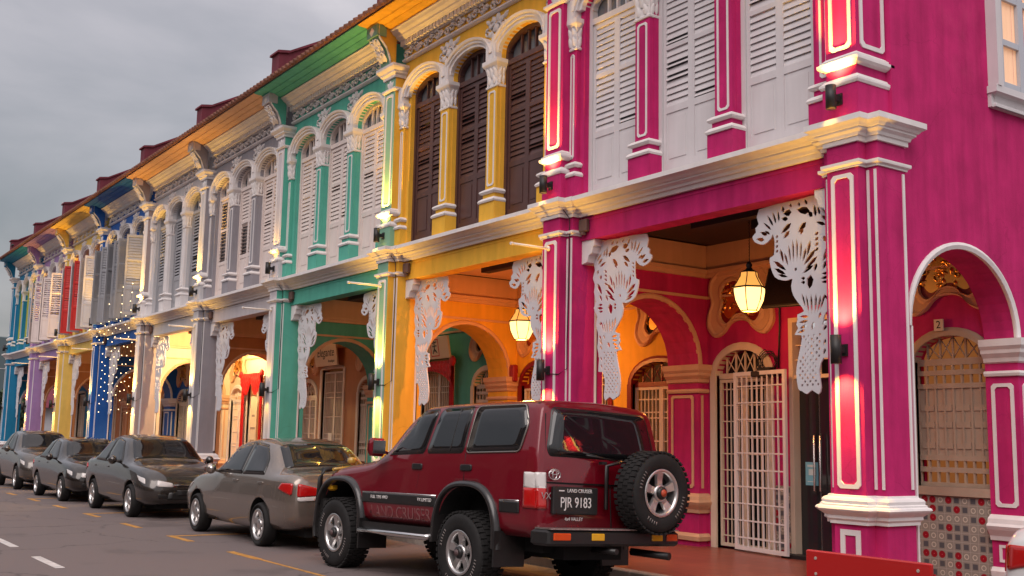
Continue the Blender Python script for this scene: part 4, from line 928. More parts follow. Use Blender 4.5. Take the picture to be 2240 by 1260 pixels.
def curtain(x, w, ztop, label, swag):
    t = thing('door_curtain', label, 'curtain', (x, 2.60, FLOOR)); z1 = ztop-FLOOR
    for s_ in (-1, 1):
        m = MB(); ww = .17; n = 14
        m.loft([[(s_*(w/2-ww)+s_*ww*j/n, .02*sin(j*2.4+z), z) for j in range(n+1)] for z in (.05, .8, 1.6, z1)], 0, closed=False, smooth=True); m.build('drape', [CURT], t)
    m = MB(); n = 48; rows = []
    for q in range(9):
        f = q/8; row = []
        for j in range(n+1):
            u = -1+2*j/n; lobe = abs(sin(pi*(u+1)))**.7 if swag else abs(cos(pi*u/2))**.5
            dr_ = .16+.46*lobe if swag else .62-.42*lobe
            row.append((u*w/2, -.05-.03*sin(pi*f)-.014*sin(f*19+u*3)-.01*sin(u*40), z1-f*dr_))
        rows.append(row)
    m.loft(rows, 0, closed=False, smooth=True)
    m.build('swag', [CURT], t)
    for x_ in (-w/2, w/2):
        m = MB(); m.lathe([(.001, -.05), (.08, -.04), (.11, 0), (.08, .04), (.001, .05)], (x_, -.05, z1-.02), 10, axis='y'); m.build('bow', [CURT], t)
curtain(-4*W-2.76, 1.55, 3.35, 'bright red door curtain with swags in the brightly lit white and grey arcade', True)
curtain(-2*W-2.76, 1.75, 3.20, 'dark red door curtain framing the gate of the green house', False)
o = board('banner', 'tall pale paper banner beside the gate inside the bright red curtain', 'banner', -4*W-2.50, 2.58, 1.55, .50, 2.3, .008, 0, plain('pale paper', (.75, .62, .45), .8))
for z, w in ((.6, .2), (.25, .34), (-.1, .3), (-.3, .32)):
    m = MB(); m.box(-w/2, w/2, -.012, -.008, z-.03, z+.03); m.build('printed_line', [paint('faded ink', (.35, .25, .2))], o)
SCR = plain('dark screen', (.012, .008, .010), .12, coat=.5)
t = thing('television', 'black flat television tilted down above the glass door', 'television', (-2.72, 2.30, 3.72)); t.rotation_euler = (rad(-22), 0, rad(12))
m = MB(); m.bbox(-.52, .52, -.05, 0, -.31, .31, .01); m.build('casing', [BLACKM], t); m = MB(); m.box(-.49, .49, -.054, -.05, -.28, .28); m.build('screen', [SCR], t)
m = MB(); m.tube([(0, 0, 0), (0, .38, .12)], .03, 8); m.build('mount', [BLACKM], t)
m = MB(); m.box(-.105, .105, -.004, 0, -.155, .155); o = m.build('poster', [plain('light blue paper', (.20, .52, .66), .6)], None, (-2.995, 2.786, 1.24)); tag(o, 'light blue paper notice stuck on the dark glass door', 'poster')
m = MB(); m.box(-.05, .07, -.007, -.004, -.02, .06); m.box(-.07, .07, -.007, -.004, .09, .12); m.box(-.07, .07, -.007, -.004, -.11, -.10); m.build('printed_line', [plain('pale print', (.6, .75, .78), .6)], o)
for x, z in ((-17.95, 1.55), (-18.25, 1.15)):
    m = MB(); m.box(-.11, .11, -.004, 0, -.15, .15); o = m.build('notice', [plain('white paper', (.7, .62, .5), .8)], None, (x, 2.76, z)); tag(o, f"white paper notice tied {'high' if z > 1.3 else 'low'} on the gate of the violet grey house", 'notice', 'notices on the gate')
# meter box and cable bundle on the pink back wall
m = MB(); m.bbox(-.11, .11, -.12, 0, -.16, .16, .02); m.box(-.08, .08, -.125, -.12, -.02, .12)
o = m.build('meter_box', [paint('red enamel box', (.30, .02, .02), rough=.3)], None, (-9.85, 2.66, 2.85)); tag(o, 'dark red meter box on the golden yellow back wall near the arch', 'meter box')
m = MB(); rng = random.Random(3)
for j in range(5): m.tube([(.13*cos(a)*(1+.2*j % .5)+rng.uniform(-.02, .02), -.02-.01*j, .13*sin(a)*(.8+.1*j)+rng.uniform(-.02, .02)) for a in [i*pi/7 for i in range(15)]], .006, 4)
m.tube([(.16, 0, -.1), (.2, -.01, .5), (.2, 0, 1.2), (.1, 0, 1.35), (-1.0, 0, 1.33)], .012, 5)
o = m.build('cable_coil', [BLACKM], None, (-3.62, 2.68, 2.78)); tag(o, 'coil of black cable on the pink wall above the white gate', 'cable')
m = MB(); m.bbox(-.2, .2, -.2, 0, -.04, .04, .01); m.box(-.12, .12, -.16, -.02, .04, .09); o = m.build('router_shelf', [BLACKM], None, (-3.62, 2.70, 2.60)); tag(o, 'black shelf with a small box over the white gate', 'shelf')
# fairy lights on the blue house
FAIRY = plain('fairy light', (1, .85, .6), .4, emit=(1.0, .72, .36), es=4.5)
t = thing('fairy_lights', 'net of tiny warm fairy lights hanging across the deep blue house front', 'fairy lights', (-5*W, 0, 0)); rng = random.Random(5)
for s_ in range(9):
    m = MB(); x = -PW-.35-s_*.47; zb = rng.uniform(2.0, 2.9); zt = 5.6 if s_ % 2 else 6.0; pts = []
    n = int((zt-zb)/.26)
    for j in range(n+1):
        z = zt-(zt-zb)*j/n; y = -.12 if z > 4.3 else .12; pts.append((x+rng.uniform(-.03, .03), y+rng.uniform(-.02, .02), z))
    m.tube(pts, .004, 3, 0)
    for p in pts: m.lathe([(.001, -.014), (.012, -.007), (.012, .007), (.001, .014)], p, 6, 1)
    m.build('light_string', [BLACKM, FAIRY], t)
# flower pot seen through the white house's arch
def pot_plant(x, y, label):
    t = thing('potted_plant', label, 'plant', (x, y, FLOOR)); m = MB(); m.lathe([(.12, 0), (.18, .4), (.2, .42), (.2, .46), (.17, .46), (.16, .40), (.001, .40)], (0, 0, 0), 14); m.build('pot', [TERRA2], t)
    f = MB(); rng = random.Random(9)
    for j in range(150):
        a, r = rng.uniform(0, 6.28), rng.uniform(0, .3); z = .6+rng.uniform(0, .75)
        c = Vector((r*cos(a), r*sin(a), z)); u = Vector((rng.uniform(-1, 1), rng.uniform(-1, 1), rng.uniform(-.5, 1))).normalized()*.07; v = u.cross(Vector((rng.uniform(-1, 1), rng.uniform(-1, 1), 1))).normalized()*.03
        f.add([c-u, c+v, c+u, c-v], [(0, 1, 2, 3)], 0 if rng.random() < .8 else 1)
    for j in range(12): a = j*.52; f.tube([(0, 0, .4), (.1*cos(a), .1*sin(a), .8), (.25*cos(a), .25*sin(a), 1.2)], .008, 4)
    f.build('foliage', [paint('leaf green', (.05, .10, .04)), plain('red petals', (.5, .03, .05), .6)], t)
TERRA2 = paint('clay pot', (.4, .18, .1))
pot_plant(-4*W-4.0, .7, 'leafy potted plant with red flowers beside the white and grey pier')
# red barrier in front of the corner pier
t = thing('plank_barrier', 'low glossy red plank barrier in front of the hot pink corner pier', 'barrier', (-.05, -.85, 0))
RED = plain('glossy red paint', (.42, .009, .008), .22, coat=.3)
for z0_, z1_, yy in ((.38, .66, 0), (.06, .33, .012)):
    m = MB(); m.bbox(0, 1.32, yy, yy+.05, z0_, z1_, .012); m.box(.0, 1.32, yy+.05, yy+.07, (z0_+z1_)/2-.05, (z0_+z1_)/2+.05); pk = m.build('plank', [RED], t); m = MB(); [m.lathe([(.014, yy-.006), (.016, yy+.002)], (bx_, 0, zz), 8, axis='y') for bx_ in (.12, 1.2) for zz in (z0_+.07, z1_-.07)]; m.build('bolt', [KERB], pk)
for x in (.12, 1.2):
    m = MB(); m.bbox(x-.04, x+.04, .07, .15, 0, .62, .008); m.box(x-.05, x+.05, -.18, .4, 0, .05); m.build('leg', [RED], t)
# birds
def bird(p, label, wing):
    m = MB(); m.lathe([(.005, -.16), (.05, -.07), (.06, .02), (.04, .10), (.035, .14), (.005, .19)], (0, 0, 0), 8, axis='x')
    m.add([(-.16, 0, 0), (-.28, .04, -.02), (-.28, -.04, -.02)], [(0, 1, 2)])
    if wing:
        for s_ in (-1, 1): m.add([(.06, 0, .03), (-.07, 0, .03), (-.10, s_*.3, .10), (-.02, s_*.32, .11)], [(0, 1, 2, 3)])
    else: m.tube([(0, .02, -.05), (0, .02, -.13)], .008, 4); m.tube([(0, -.02, -.05), (0, -.02, -.13)], .008, 4)
    o = m.build('bird', [BLACKM], None, p); tag(o, label, 'bird')
bird((-42.4, -.66, 9.36), 'small dark bird perched on the roof edge near the far end', False)
bird((-48.6, -1.0, 10.2), 'higher of two dark birds flying left of the teal house', True); bird((-50.5, -.5, 9.6), 'lower of two dark birds flying left of the teal house', True)
# the other side of the street: what the windows and car paint reflect
for i, (c, h) in enumerate((((.30, .22, .16), 7.4), ((.22, .20, .20), 6.6), ((.34, .26, .18), 7.9), ((.20, .16, .14), 6.8), ((.30, .28, .25), 7.2), ((.26, .17, .13), 6.9), ((.24, .23, .22), 7.6))):
    cn = ('sandy', 'slate grey', 'tan', 'dark brown', 'pale grey', 'rust brown', 'mid grey')[i]; x = 14-i*10.2
    t = thing('shophouse', f'plain {cn} two-storey house on the opposite side of the street', 'house', (x, -19, 0), 0, 'houses across the street')
    m = MB(); m.box(-10.1, 0, -9, 0, 0, h); m.build('wall', [paint(cn+' wall', c)], t)
    m = MB(); m.prism([(.8, h-.1), (-4.5, h+2.2), (-9.8, h-.1)], 'x', -10.15, .05); m.build('roof', [TILE], t)
    for j in range(4):
        m = MB(); m.bbox(-9.3+j*2.4, -8.1+j*2.4, -.02, .06, h-3.0, h-1.0, .02); m.build('window', [SHUTB], t)
    for j in range(2): m = MB(); m.bbox(-9.0+j*4.8, -5.4+j*4.8, -.02, .05, 0, 3.0, .02); m.build('shopfront', [DARKGLASS], t)
# far end of the street
hill('hills', [(-700, -1), (-700, 40), (-560, 46), (-470, 38), (-420, 22), (-330, 12), (-240, -1)], 80, 160, (.07, .10, .11))
t = thing('bungalow', 'low house with a dark red hipped roof beyond the far end of the row', 'house', (-78, 8, 0))
m = MB(); m.box(-4, 4, -3, 3, 0, 3.3); m.build('wall', [LGT], t)
m = MB(); m.loft([[(-4.8, -3.8, 3.2), (4.8, -3.8, 3.2), (4.8, 3.8, 3.2), (-4.8, 3.8, 3.2)], [(-2, -.1, 5.4), (2, -.1, 5.4), (2, .1, 5.4), (-2, .1, 5.4)]], 0, True, True); m.build('roof', [MAROON], t)
def tree(x, y, h, label):
    t = thing('tree', label, 'tree', (x, y, 0)); m = MB(); m.tube([(0, 0, 0), (.1, .05, h*.3), (0, .1, h*.55)], [.18, .13, .07], 8); rng = random.Random(int(x))
    for j in range(5): a = j*1.3; m.tube([(.05, .05, h*.35), (.8*cos(a), .8*sin(a), h*.6)], [.06, .03], 5)
    m.build('trunk', [DARKWOOD], t); f = MB()
    for j in range(900):
        d = Vector((rng.gauss(0, 1), rng.gauss(0, 1), rng.gauss(0, 1))).normalized()*rng.uniform(.4, 1)**.5
        c = Vector((d.x*h*.34, d.y*h*.34, h*.66+d.z*h*.30)); u = Vector((rng.uniform(-1, 1), rng.uniform(-1, 1), rng.uniform(-1, 1))).normalized()*.2; v = u.cross(Vector((rng.uniform(-1, 1), rng.uniform(-1, 1), 1))).normalized()*.12
        f.add([c-u, c+v, c+u, c-v], [(0, 1, 2, 3)])
    f.build('crown', [paint('tree leaves', (.045, .075, .035), var=.4)], t)
tree(-64, 3.2, 4.2, 'smaller dark green tree beyond the teal house'); tree(-70, 4.6, 3.8, 'rounder dark green tree in front of the bungalow')

# ------------------------------------------------------------------ vehicles
def pchip(ts, vs, t):
    n = len(ts); h = [ts[i+1]-ts[i] for i in range(n-1)]; dl = [(vs[i+1]-vs[i])/h[i] for i in range(n-1)]
    m = [dl[0]]+[0 if dl[i-1]*dl[i] <= 0 else (h[i-1]+h[i])*3/((2*h[i]+h[i-1])/dl[i-1]+(h[i]+2*h[i-1])/dl[i]) for i in range(1, n-1)]+[dl[-1]]
    i = max(j for j in range(n-1) if t >= ts[j] or j == 0); u = (t-ts[i])/h[i]
    return vs[i]*(2*u**3-3*u*u+1)+h[i]*m[i]*(u**3-2*u*u+u)+vs[i+1]*(-2*u**3+3*u*u)+h[i]*m[i+1]*(u**3-u*u)
def shell(stations, fil, sub=5):
    """closed car body from half sections: each station = list of (x, y, z) control points from floor centre to roof centre"""
    S = stations; n = len(S); ts = [0.0]
    for i in range(1, n): ts.append(ts[-1]+max((Vector(S[i][j])-Vector(S[i-1][j])).length for j in range(len(S[0])))+1e-3)
    rows = []
    for i in range(n-1):
        for q in range(sub if i < n-2 else sub+1):
            t = ts[i]+(ts[i+1]-ts[i])*q/sub
            cp = [Vector([pchip(ts, [S[a][j][c] for a in range(n)], t) for c in range(3)]) for j in range(len(S[0]))]
            half = [cp[0]]
            for j in range(1, len(cp)-1):
                f = fil[j-1]; a = cp[j].lerp(cp[j-1], f); b = cp[j].lerp(cp[j+1], f)
                half += [a, a.lerp(cp[j], .5).lerp(cp[j].lerp(b, .5), .5), b, b.lerp(cp[j+1].lerp(cp[j], fil[j]) if j+1 < len(cp)-1 else cp[j+1], .5)]
            half.append(cp[-1]); rows.append([tuple(p) for p in half]+[(p.x, -p.y, p.z) for p in reversed(half[1:-1])])
    mb = MB(); mb.loft(rows, 0, True, False, True)
    for r, fl in ((rows[0], 1), (rows[-1], 0)):
        c = tuple(sum(p[i] for p in r)/len(r) for i in range(3)); k = len(r)
        mb.add(list(r)+[c], [(j, (j+1) % k, k) if fl else ((j+1) % k, j, k) for j in range(k)], 0, True)
    return mb
def cut_wells(mb, wells, name, mats, parent, T=None):
    """body mesh with the wheel housings cut out"""
    o = mb.build(name, mats)
    for x, z, r, y0, y1 in wells:
        c = MB(); c.lathe([(r, y0), (r, y1)], (x, 0, z), 40, 1, axis='y', smooth=False); co = c.build('well', mats)
        md = o.modifiers.new('cut', 'BOOLEAN'); md.operation = 'DIFFERENCE'; md.solver = 'EXACT'; md.object = co
        dg = bpy.context.evaluated_depsgraph_get(); dg.update(); me = bpy.data.meshes.new_from_object(o.evaluated_get(dg))
        o.modifiers.clear(); o.data = me; bpy.data.objects.remove(co)
    me = o.data
    while len(me.materials) > len(mats): me.materials.pop()
    bvh = BVHTree.FromPolygons([v.co.copy() for v in me.vertices], [tuple(p.vertices) for p in me.polygons])
    if T is not None: me.transform(T)
    me.name = name; o.parent = parent; return o, bvh
def rnd_poly(P, r, n=4):
    out = []; k = len(P)
    for i in range(k):
        p = Vector(P[i]); a = Vector(P[i-1]); b = Vector(P[(i+1) % k]); rr = min(r, (a-p).length*.45, (b-p).length*.45)
        s, e_ = p+(a-p).normalized()*rr, p+(b-p).normalized()*rr
        m = max(2, int((p-a).length/.12))
        for j in range(n+1): t = j/n; out.append(tuple((s*(1-t)+p*t)*(1-t)+(p*t*0+p*(1-t)+e_*t)*t))
    res = []
    for i in range(len(out)):
        a, b = Vector(out[i]), Vector(out[(i+1) % len(out)]); m = max(1, int((b-a).length/.10))
        res += [tuple(a.lerp(b, j/m)) for j in range(m)]
    return res
def decal(mb, bvh, poly, axis, side, off, mat=0, r=.04, rings=4, th=.004):
    """thin piece that follows the body: poly is projected on to it along an axis"""
    P = rnd_poly(poly, r) if r else [tuple(p) for p in poly]
    c = (sum(p[0] for p in P)/len(P), sum(p[1] for p in P)/len(P)); rows = []; last = [None]
    def hit(p, o_):
        if axis == 'y': a, d_ = Vector((p[0], side*5, p[1])), Vector((0, -side, 0))
        elif axis == 'x': a, d_ = Vector((side*9, p[0], p[1])), Vector((-side, 0, 0))
        else: a, d_ = Vector((p[0], p[1], 6)), Vector((0, 0, -1))
        loc, nr, _, _ = bvh.ray_cast(a, d_)
        if loc is None: return last[0] or tuple(a+d_*(4.1 if axis == 'y' else 7.8 if axis == 'x' else 5))
        if nr.dot(d_) > 0: nr = -nr
        last[0] = tuple(loc+nr*o_); return last[0]
    rows.append([hit(p, off-th) for p in P])
    for i in range(rings+1):
        f = 1-i/rings*.999; rows.append([hit((c[0]+(p[0]-c[0])*f, c[1]+(p[1]-c[1])*f), off) for p in P])
    mb.loft(rows, mat, True, False, True); return mb
TYRE = paint('tyre rubber', (.016, .015, .015), rough=.75, var=.3, scale=20, bump=.2, spec=.3)
ALLOY = plain('alloy wheel', (.62, .60, .59), .28, .9); ALLOYD = plain('alloy recess', (.05, .05, .05), .5, .4)
CHROME = plain('chrome', (.75, .73, .72), .12, 1.0); BLKP = plain('black plastic', (.014, .013, .013), .38); WELL = plain('wheel well', (.006, .006, .006), .9)
FLARE = plain('black arch plastic', (.02, .018, .018), .28, coat=.4)
CARGLASS = plain('tinted car glass', (.010, .010, .011), .03, spec=.7)
REDL = plain('red lamp lens', (.45, .008, .008), .12, coat=.6); CLRL = plain('clear lamp lens', (.62, .58, .56), .10, coat=.6); AMBL = plain('amber reflector', (.75, .38, .02), .2); ORL = plain('orange red reflector', (.65, .07, .01), .2)
def wheel(parent, x, y, z, R, w, rim, sgn, spokes=5, cap=None, tread=False, label=None, T=None, axis='y', whitemarks=False):
    """y = outer face; sgn = outward direction"""
    def put(mb): 
        if axis == 'x': mb.M = Matrix.Rotation(-pi/2 if sgn < 0 else pi/2, 4, 'Z').inverted() if False else Matrix(((0, 1, 0, 0), (1, 0, 0, 0), (0, 0, 1, 0), (0, 0, 0, 1)))
        return mb
    mb = put(MB()); s = sgn
    mb.lathe([(rim-.01, 0-s*.02), (rim+.02, 0), (rim+.05, s*.012), (R*.82, s*.016), (R*.93, s*.004), (R*.985, -s*.03), (R, -s*.06), (R, -s*(w-.06)), (R*.985, -s*(w-.03)), (R*.9, -s*w), (rim, -s*w)], (0, 0, 0), 44, axis='y', caps=False)
    if tread:
        for row, (ya, yb) in enumerate(((.0, .07), (.075, .14), (.145, .21), (.215, w))):
            for j in range(40):
                a = 2*pi*(j+.5*(row % 2))/40; ca, sa = cos(a), sin(a); ta, tb = -sa, ca
                v = []
                for rr in (R-.01, R+.009):
                    for dt_ in (-.021, .021):
                        for yy in (ya, yb): v.append((rr*ca+dt_*ta, -s*yy, rr*sa+dt_*tb))
                mb.add(v, [(0, 1, 3, 2), (4, 6, 7, 5), (0, 4, 5, 1), (2, 3, 7, 6), (0, 2, 6, 4), (1, 5, 7, 3)])
    o = mb.build('wheel', [TYRE], parent, (x, y, z))
    m = put(MB()); n = 40
    m.lathe([(rim+.012, s*.004), (rim, s*.010), (rim-.018, s*.004), (rim-.028, -s*.02), (rim-.035, -s*.10)], (0, 0, 0), n, 0, axis='y', caps=False)
    m.lathe([(rim-.03, -s*.10), (.001, -s*.10)], (0, 0, 0), n, 1, axis='y')
    for j in range(spokes):
        a = 2*pi*j/spokes+.3; ca, sa = cos(a), sin(a); ta, tb = -sa, ca; rows = []
        for rr, hw_, d0 in ((.05, .045, -.022), (rim*.55, rim*.19, -.024), (rim*.86, rim*.24, -.012), (rim-.02, rim*.30, -.016)):
            rows.append([(rr*ca+q*ta, s*(d0-e2), rr*sa+q*tb) for q, e2 in ((-hw_, .03), (-hw_*.8, 0), (hw_*.8, 0), (hw_, .03))])
        m.loft(rows, 0, closed=False, smooth=False)
    m.lathe([(rim*.40, -s*.03), (rim*.36, -s*.012), (rim*.30, -s*.006), (.001, -s*.006)], (0, 0, 0), 20, 0, axis='y')
    ro = m.build('rim', [ALLOY, ALLOYD], o)
    if cap:
        c = put(MB()); c.lathe([(rim*.30, -s*.01), (rim*.28, s*.018), (rim*.18, s*.03), (.001, s*.032)], (0, 0, 0), 12, 1, axis='y'); c.lathe([(rim*.17, s*.028), (rim*.15, s*.042), (.001, s*.046)], (0, 0, 0), 14, 0, axis='y'); c.build('hub_cap', [cap, BLKP], o)
    if whitemarks:
        for a0, cnt in ((.2, 6), (3.3, 8), (5.0, 5)):
            c = put(MB())
            for j in range(cnt):
                a = a0+j*.105
                for q in (-.012, .012): c.tube([((R*.72)*cos(a+q), s*.017, R*.72*sin(a+q)), ((R*.80)*cos(a), s*.017, R*.80*sin(a))], .0045, 4)
            c.build('tyre_lettering', [plain('worn white rubber', (.20, .17, .16), .8)], o)
    return o
def sec(x, zb, ws, wm, zm, wb, zbelt, wr, z4, w5, z5, z6, dx=(0, 0, 0)):
    return [(x, 0, zb), (x, ws, zb), (x, wm, zm), (x+dx[0]*.4, wb, zbelt), (x+dx[0], wr, z4), (x+dx[1], w5, z5), (x+dx[2], 0, z6)]
# ---- the dark red off-roader
CARRED = plain('dark red car paint', (.16, .002, .010), .35, .1, coat=1.0, spec=.2)
suv = thing('off_road_car', 'dark red off-road car with a spare wheel on its tailgate, parked nearest', 'car', (-3.137, -1.805, 0), math.atan2(-.0547, -.9985))
T = Matrix.Translation((0, 0, .042)) @ Matrix.Rotation(rad(2.5), 4, 'X') @ Matrix.Rotation(rad(1.0), 4, 'Y')
ST = [sec(-1.205, .60, .74, .80, .86, .80, 1.34, .68, 1.80, .54, 1.88, 1.90, (.10, .13, .13)),
      sec(-1.17, .56, .83, .875, .86, .865, 1.36, .77, 1.855, .65, 1.935, 1.955, (.10, .13, .13)),
      sec(-1.00, .54, .87, .90, .86, .89, 1.37, .79, 1.875, .685, 1.95, 1.97, (.05, .05, .05)),
      sec(0.0, .54, .87, .905, .86, .895, 1.37, .80, 1.885, .69, 1.955, 1.98),
      sec(1.00, .54, .87, .905, .86, .895, 1.365, .795, 1.87, .68, 1.94, 1.965),
      sec(1.28, .54, .87, .905, .86, .895, 1.355, .755, 1.80, .62, 1.865, 1.89),
      sec(1.80, .54, .87, .905, .86, .89, 1.29, .80, 1.40, .62, 1.425, 1.44),
      sec(2.00, .54, .87, .905, .86, .885, 1.22, .81, 1.30, .62, 1.34, 1.355),
      sec(2.90, .54, .85, .895, .86, .865, 1.12, .79, 1.19, .60, 1.235, 1.25),
      sec(3.16, .56, .80, .87, .84, .83, 1.07, .74, 1.13, .55, 1.165, 1.175),
      sec(3.22, .62, .70, .78, .84, .75, 1.02, .66, 1.06, .48, 1.09, 1.10)]
WB, WZ, WR = 2.72, .42, .425
mb = shell(ST, (.3, .25, .18, .28, .3, .3))
bo, bv = cut_wells(mb, [(x, WZ+.06, .565, a, b) for x in (0, WB) for a, b in ((.50, 1.2), (-1.2, -.50))], 'body', [CARRED, WELL], suv, T)
def DM(): m = MB(); m.M = T; return m
def sp(name, mb, mats, parent=suv): return mb.build(name, mats, parent)
for s_ in (1, -1):                              # side windows, mouldings, handles: left then right
    for poly in ([(-.03, 1.885), (-.83, 1.885), (-.93, 1.70), (-.87, 1.42), (.03, 1.405)], [(.66, 1.875), (.07, 1.885), (.12, 1.405), (.80, 1.40)], [(1.10, 1.855), (.75, 1.87), (.88, 1.395), (1.60, 1.375), (1.55, 1.43)]):
        c = (sum(p[0] for p in poly)/len(poly), sum(p[1] for p in poly)/len(poly))
        m = DM(); decal(m, bv, [(c[0]+(x-c[0])*1.06, c[1]+(z-c[1])*1.09) for x, z in poly], 'y', s_, .003, 0, .07); wo = sp('side_window', m, [BLKP])
        m = DM(); decal(m, bv, poly, 'y', s_, .008, 0, .06); m.build('window_pane', [CARGLASS], wo)
        if poly[0][0] < 0:
            m = DM(); q = rnd_poly([(c[0]+(x-c[0])*1.03, c[1]+(z-c[1])*1.05) for x, z in poly], .06); 
            pts = []
            for p in q:
                l, nr, _, _ = bv.ray_cast(Vector((p[0], s_*5, p[1])), Vector((0, -s_, 0))); pts.append(tuple(l+Vector((0, s_*.008, 0))))
            m.tube(pts, .009, 5, closed=True); m.build('window_trim', [plain('bright trim', (.5, .45, .40), .2, 1.0)], wo)
    m = DM(); decal(m, bv, [(.31, 1.87), (.29, 1.87), (.34, 1.405), (.37, 1.405)], 'y', s_, .011, 0, 0); sp('quarter_bar', m, [BLKP])
    for a, b in ((.56, 2.16), (-.92, -.60)):
        m = DM(); decal(m, bv, [(a, .795), (b, .795), (b, .905), (a, .905)], 'y', s_, .012, 0, .01, th=.012); q = sp('side_moulding', m, [BLKP])
        m = DM(); decal(m, bv, [(a, .905), (b, .905), (b, .922), (a, .922)], 'y', s_, .012, 0, 0, 2); m.build('bright_strip', [CHROME], q)
    for xx in (.98, .02):
        m = DM(); decal(m, bv, [(xx+.10, 1.20), (xx-.10, 1.20), (xx-.10, 1.265), (xx+.10, 1.265)], 'y', s_, .016, 0, .02, th=.016); sp('door_handle', m, [BLKP])
    for P_ in ([(2.02, 1.33), (1.985, 1.33), (1.965, .66), (1.98, .66)], [(.90, 1.39), (.888, 1.39), (1.03, .66), (1.042, .66)], [(.06, 1.39), (.048, 1.39), (.055, 1.05), (.067, 1.05)], [(-.0, 1.90), (-.02, 1.90), (.02, 1.40), (.04, 1.40)]):
        m = DM(); decal(m, bv, P_, 'y', s_, .0025, 0, 0, 1, .002); sp('panel_gap', m, [WELL])
    m = DM(); decal(m, bv, [(1.16, 1.868), (-1.00, 1.90), (-1.00, 1.912), (1.16, 1.88)], 'y', s_, .006, 0, 0, 1, .006); sp('drip_rail', m, [BLKP])
    m = DM(); m.tube([(2.10, s_*.93, .475), (2.06, s_*.98, .46), (.62, s_*.98, .46), (.58, s_*.93, .475)], .034, 8); q = sp('side_step', m, [CHROME])
    m = DM(); m.box(.55, 2.15, min(s_*.60, s_*.92), max(s_*.60, s_*.92), .48, .56); m.build('sill', [BLKP], q)
    m = DM(); m.M = T @ Matrix.Translation((1.66, s_*1.045, 1.45)) @ Matrix.Rotation(pi/2, 4, 'X'); m.bbox(-.05, .07, -.115, .10, -.11, .11, .035); m.M = T; m.tube([(1.68, s_*.88, 1.38), (1.67, s_*1.0, 1.42)], .02, 6)
    q = sp('wing_mirror', m, [CARRED]); m = DM(); m.M = T @ Matrix.Translation((1.66, s_*1.045, 1.45)) @ Matrix.Rotation(pi/2, 4, 'X'); m.bbox(-.056, -.048, -.085, .075, -.085, .085, .003); m.build('mirror_glass', [CHROME], q)
    for x0 in (0, WB):                          # wide black wheel-arch flares
        m = DM(); rows = []; n = 26; lo = -.32 if x0 == WB else -.12
        for r_, yy in ((.545, .80), (.548, .945), (.556, .957), (.585, .952), (.608, .925), (.615, .87)):
            row = []
            for j in range(n+1):
                a = lo+(pi-2*lo if x0 == 0 else pi-lo+.12)*j/n; a = (pi-lo)-(pi-lo-(-.12))*j/n if x0 == WB else pi+.12-(pi+.24)*j/n
                # squared-off arch
                c_, s2 = cos(a), sin(a); k_ = 1/max(abs(c_)**2.6+abs(s2)**2.6, 1e-6)**(1/2.6) if s2 > 0 else 1
                row.append((x0-r_*c_*k_*(.98 if s2 > 0 else 1), s_*yy, WZ+.065+r_*s2*k_))
            rows.append(row)
        m.loft(rows, 0, closed=False, smooth=True); sp('wheel_arch_flare', m, [FLARE])
        m = DM(); m.box(x0-.60, x0-.575, min(s_*.55, s_*.95), max(s_*.55, s_*.95), .24, .60); sp('mud_flap', m, [BLKP])
for x0 in (0, WB):
    for s_ in (1, -1): wheel(suv, x0, s_*.945, WR, WR, .29, .225, s_, 5, plain('hub cap grey', (.10, .06, .06), .4), True, whitemarks=True)
# windscreen and tailgate
m = DM(); decal(m, bv, [(1.36, .66), (1.36, -.66), (1.76, -.74), (1.76, .74)], 'z', 1, .006, 0, .06); sp('windscreen', m, [CARGLASS])
m = DM(); decal(m, bv, [(.73, 1.37), (-.73, 1.37), (-.76, 1.45), (-.66, 1.875), (.66, 1.875), (.76, 1.45)], 'x', -1, .004, 0, .07); wo = sp('rear_window', m, [BLKP])
m = DM(); decal(m, bv, [(.71, 1.39), (-.71, 1.39), (-.735, 1.46), (-.64, 1.855), (.64, 1.855), (.735, 1.46)], 'x', -1, .009, 0, .06); m.build('window_pane', [CARGLASS], wo)
m = DM(); m.tube([(-1.24, -.10, 1.36), (-1.245, .12, 1.385), (-1.235, .30, 1.40)], .010, 5); m.tube([(-1.22, -.05, 1.37), (-1.22, .33, 1.425)], .007, 5); m.box(-1.25, -1.2, .02, .09, 1.315, 1.345); m.build('wiper', [BLKP], wo)
for P_ in ([(.80, 1.115), (.80, 1.100), (-.80, 1.100), (-.80, 1.115)], [(-.10, 1.10), (-.115, 1.10), (-.115, .62), (-.10, .62)], [(.745, 1.80), (.733, 1.80), (.80, 1.12), (.813, 1.12)]):
    m = DM(); decal(m, bv, P_, 'x', -1, .002, 0, 0, 1, .002); sp('panel_gap', m, [WELL])
for s_ in (1, -1):
    m = DM()
    for ax, P_ in (('x', [(s_*.875, .85), (s_*.785, .85), (s_*.785, 1.05), (s_*.875, 1.05)]), ('y', [(-1.165, .85), (-.99, .85), (-.985, 1.05), (-1.165, 1.05)])):
        decal(m, bv, P_, ax, -1 if ax == 'x' else s_, .014, 0, .01, 3, .014); 
        decal(m, bv, [(p[0], p[1]+.20 if p[1] < .9 else p[1]+.155) for p in P_], ax, -1 if ax == 'x' else s_, .014, 1, .01, 3, .014)
    sp('tail_light', m, [REDL, CLRL])
REAR = Matrix(((0, 0, -1, 0), (-1, 0, 0, 0), (0, 1, 0, 0), (0, 0, 0, 1))); LEFT = Matrix(((-1, 0, 0, 0), (0, 0, 1, 0), (0, 1, 0, 0), (0, 0, 0, 1)))
def rear_txt(s, size, y, z, mat, par, sq=1.0, xx=-1.262): return text_mesh(s, size, mat, 'lettering', par, T @ Matrix.Translation((xx, y, z)) @ REAR, squash=sq)
WLET = plain('white lettering', (.72, .68, .66), .5)
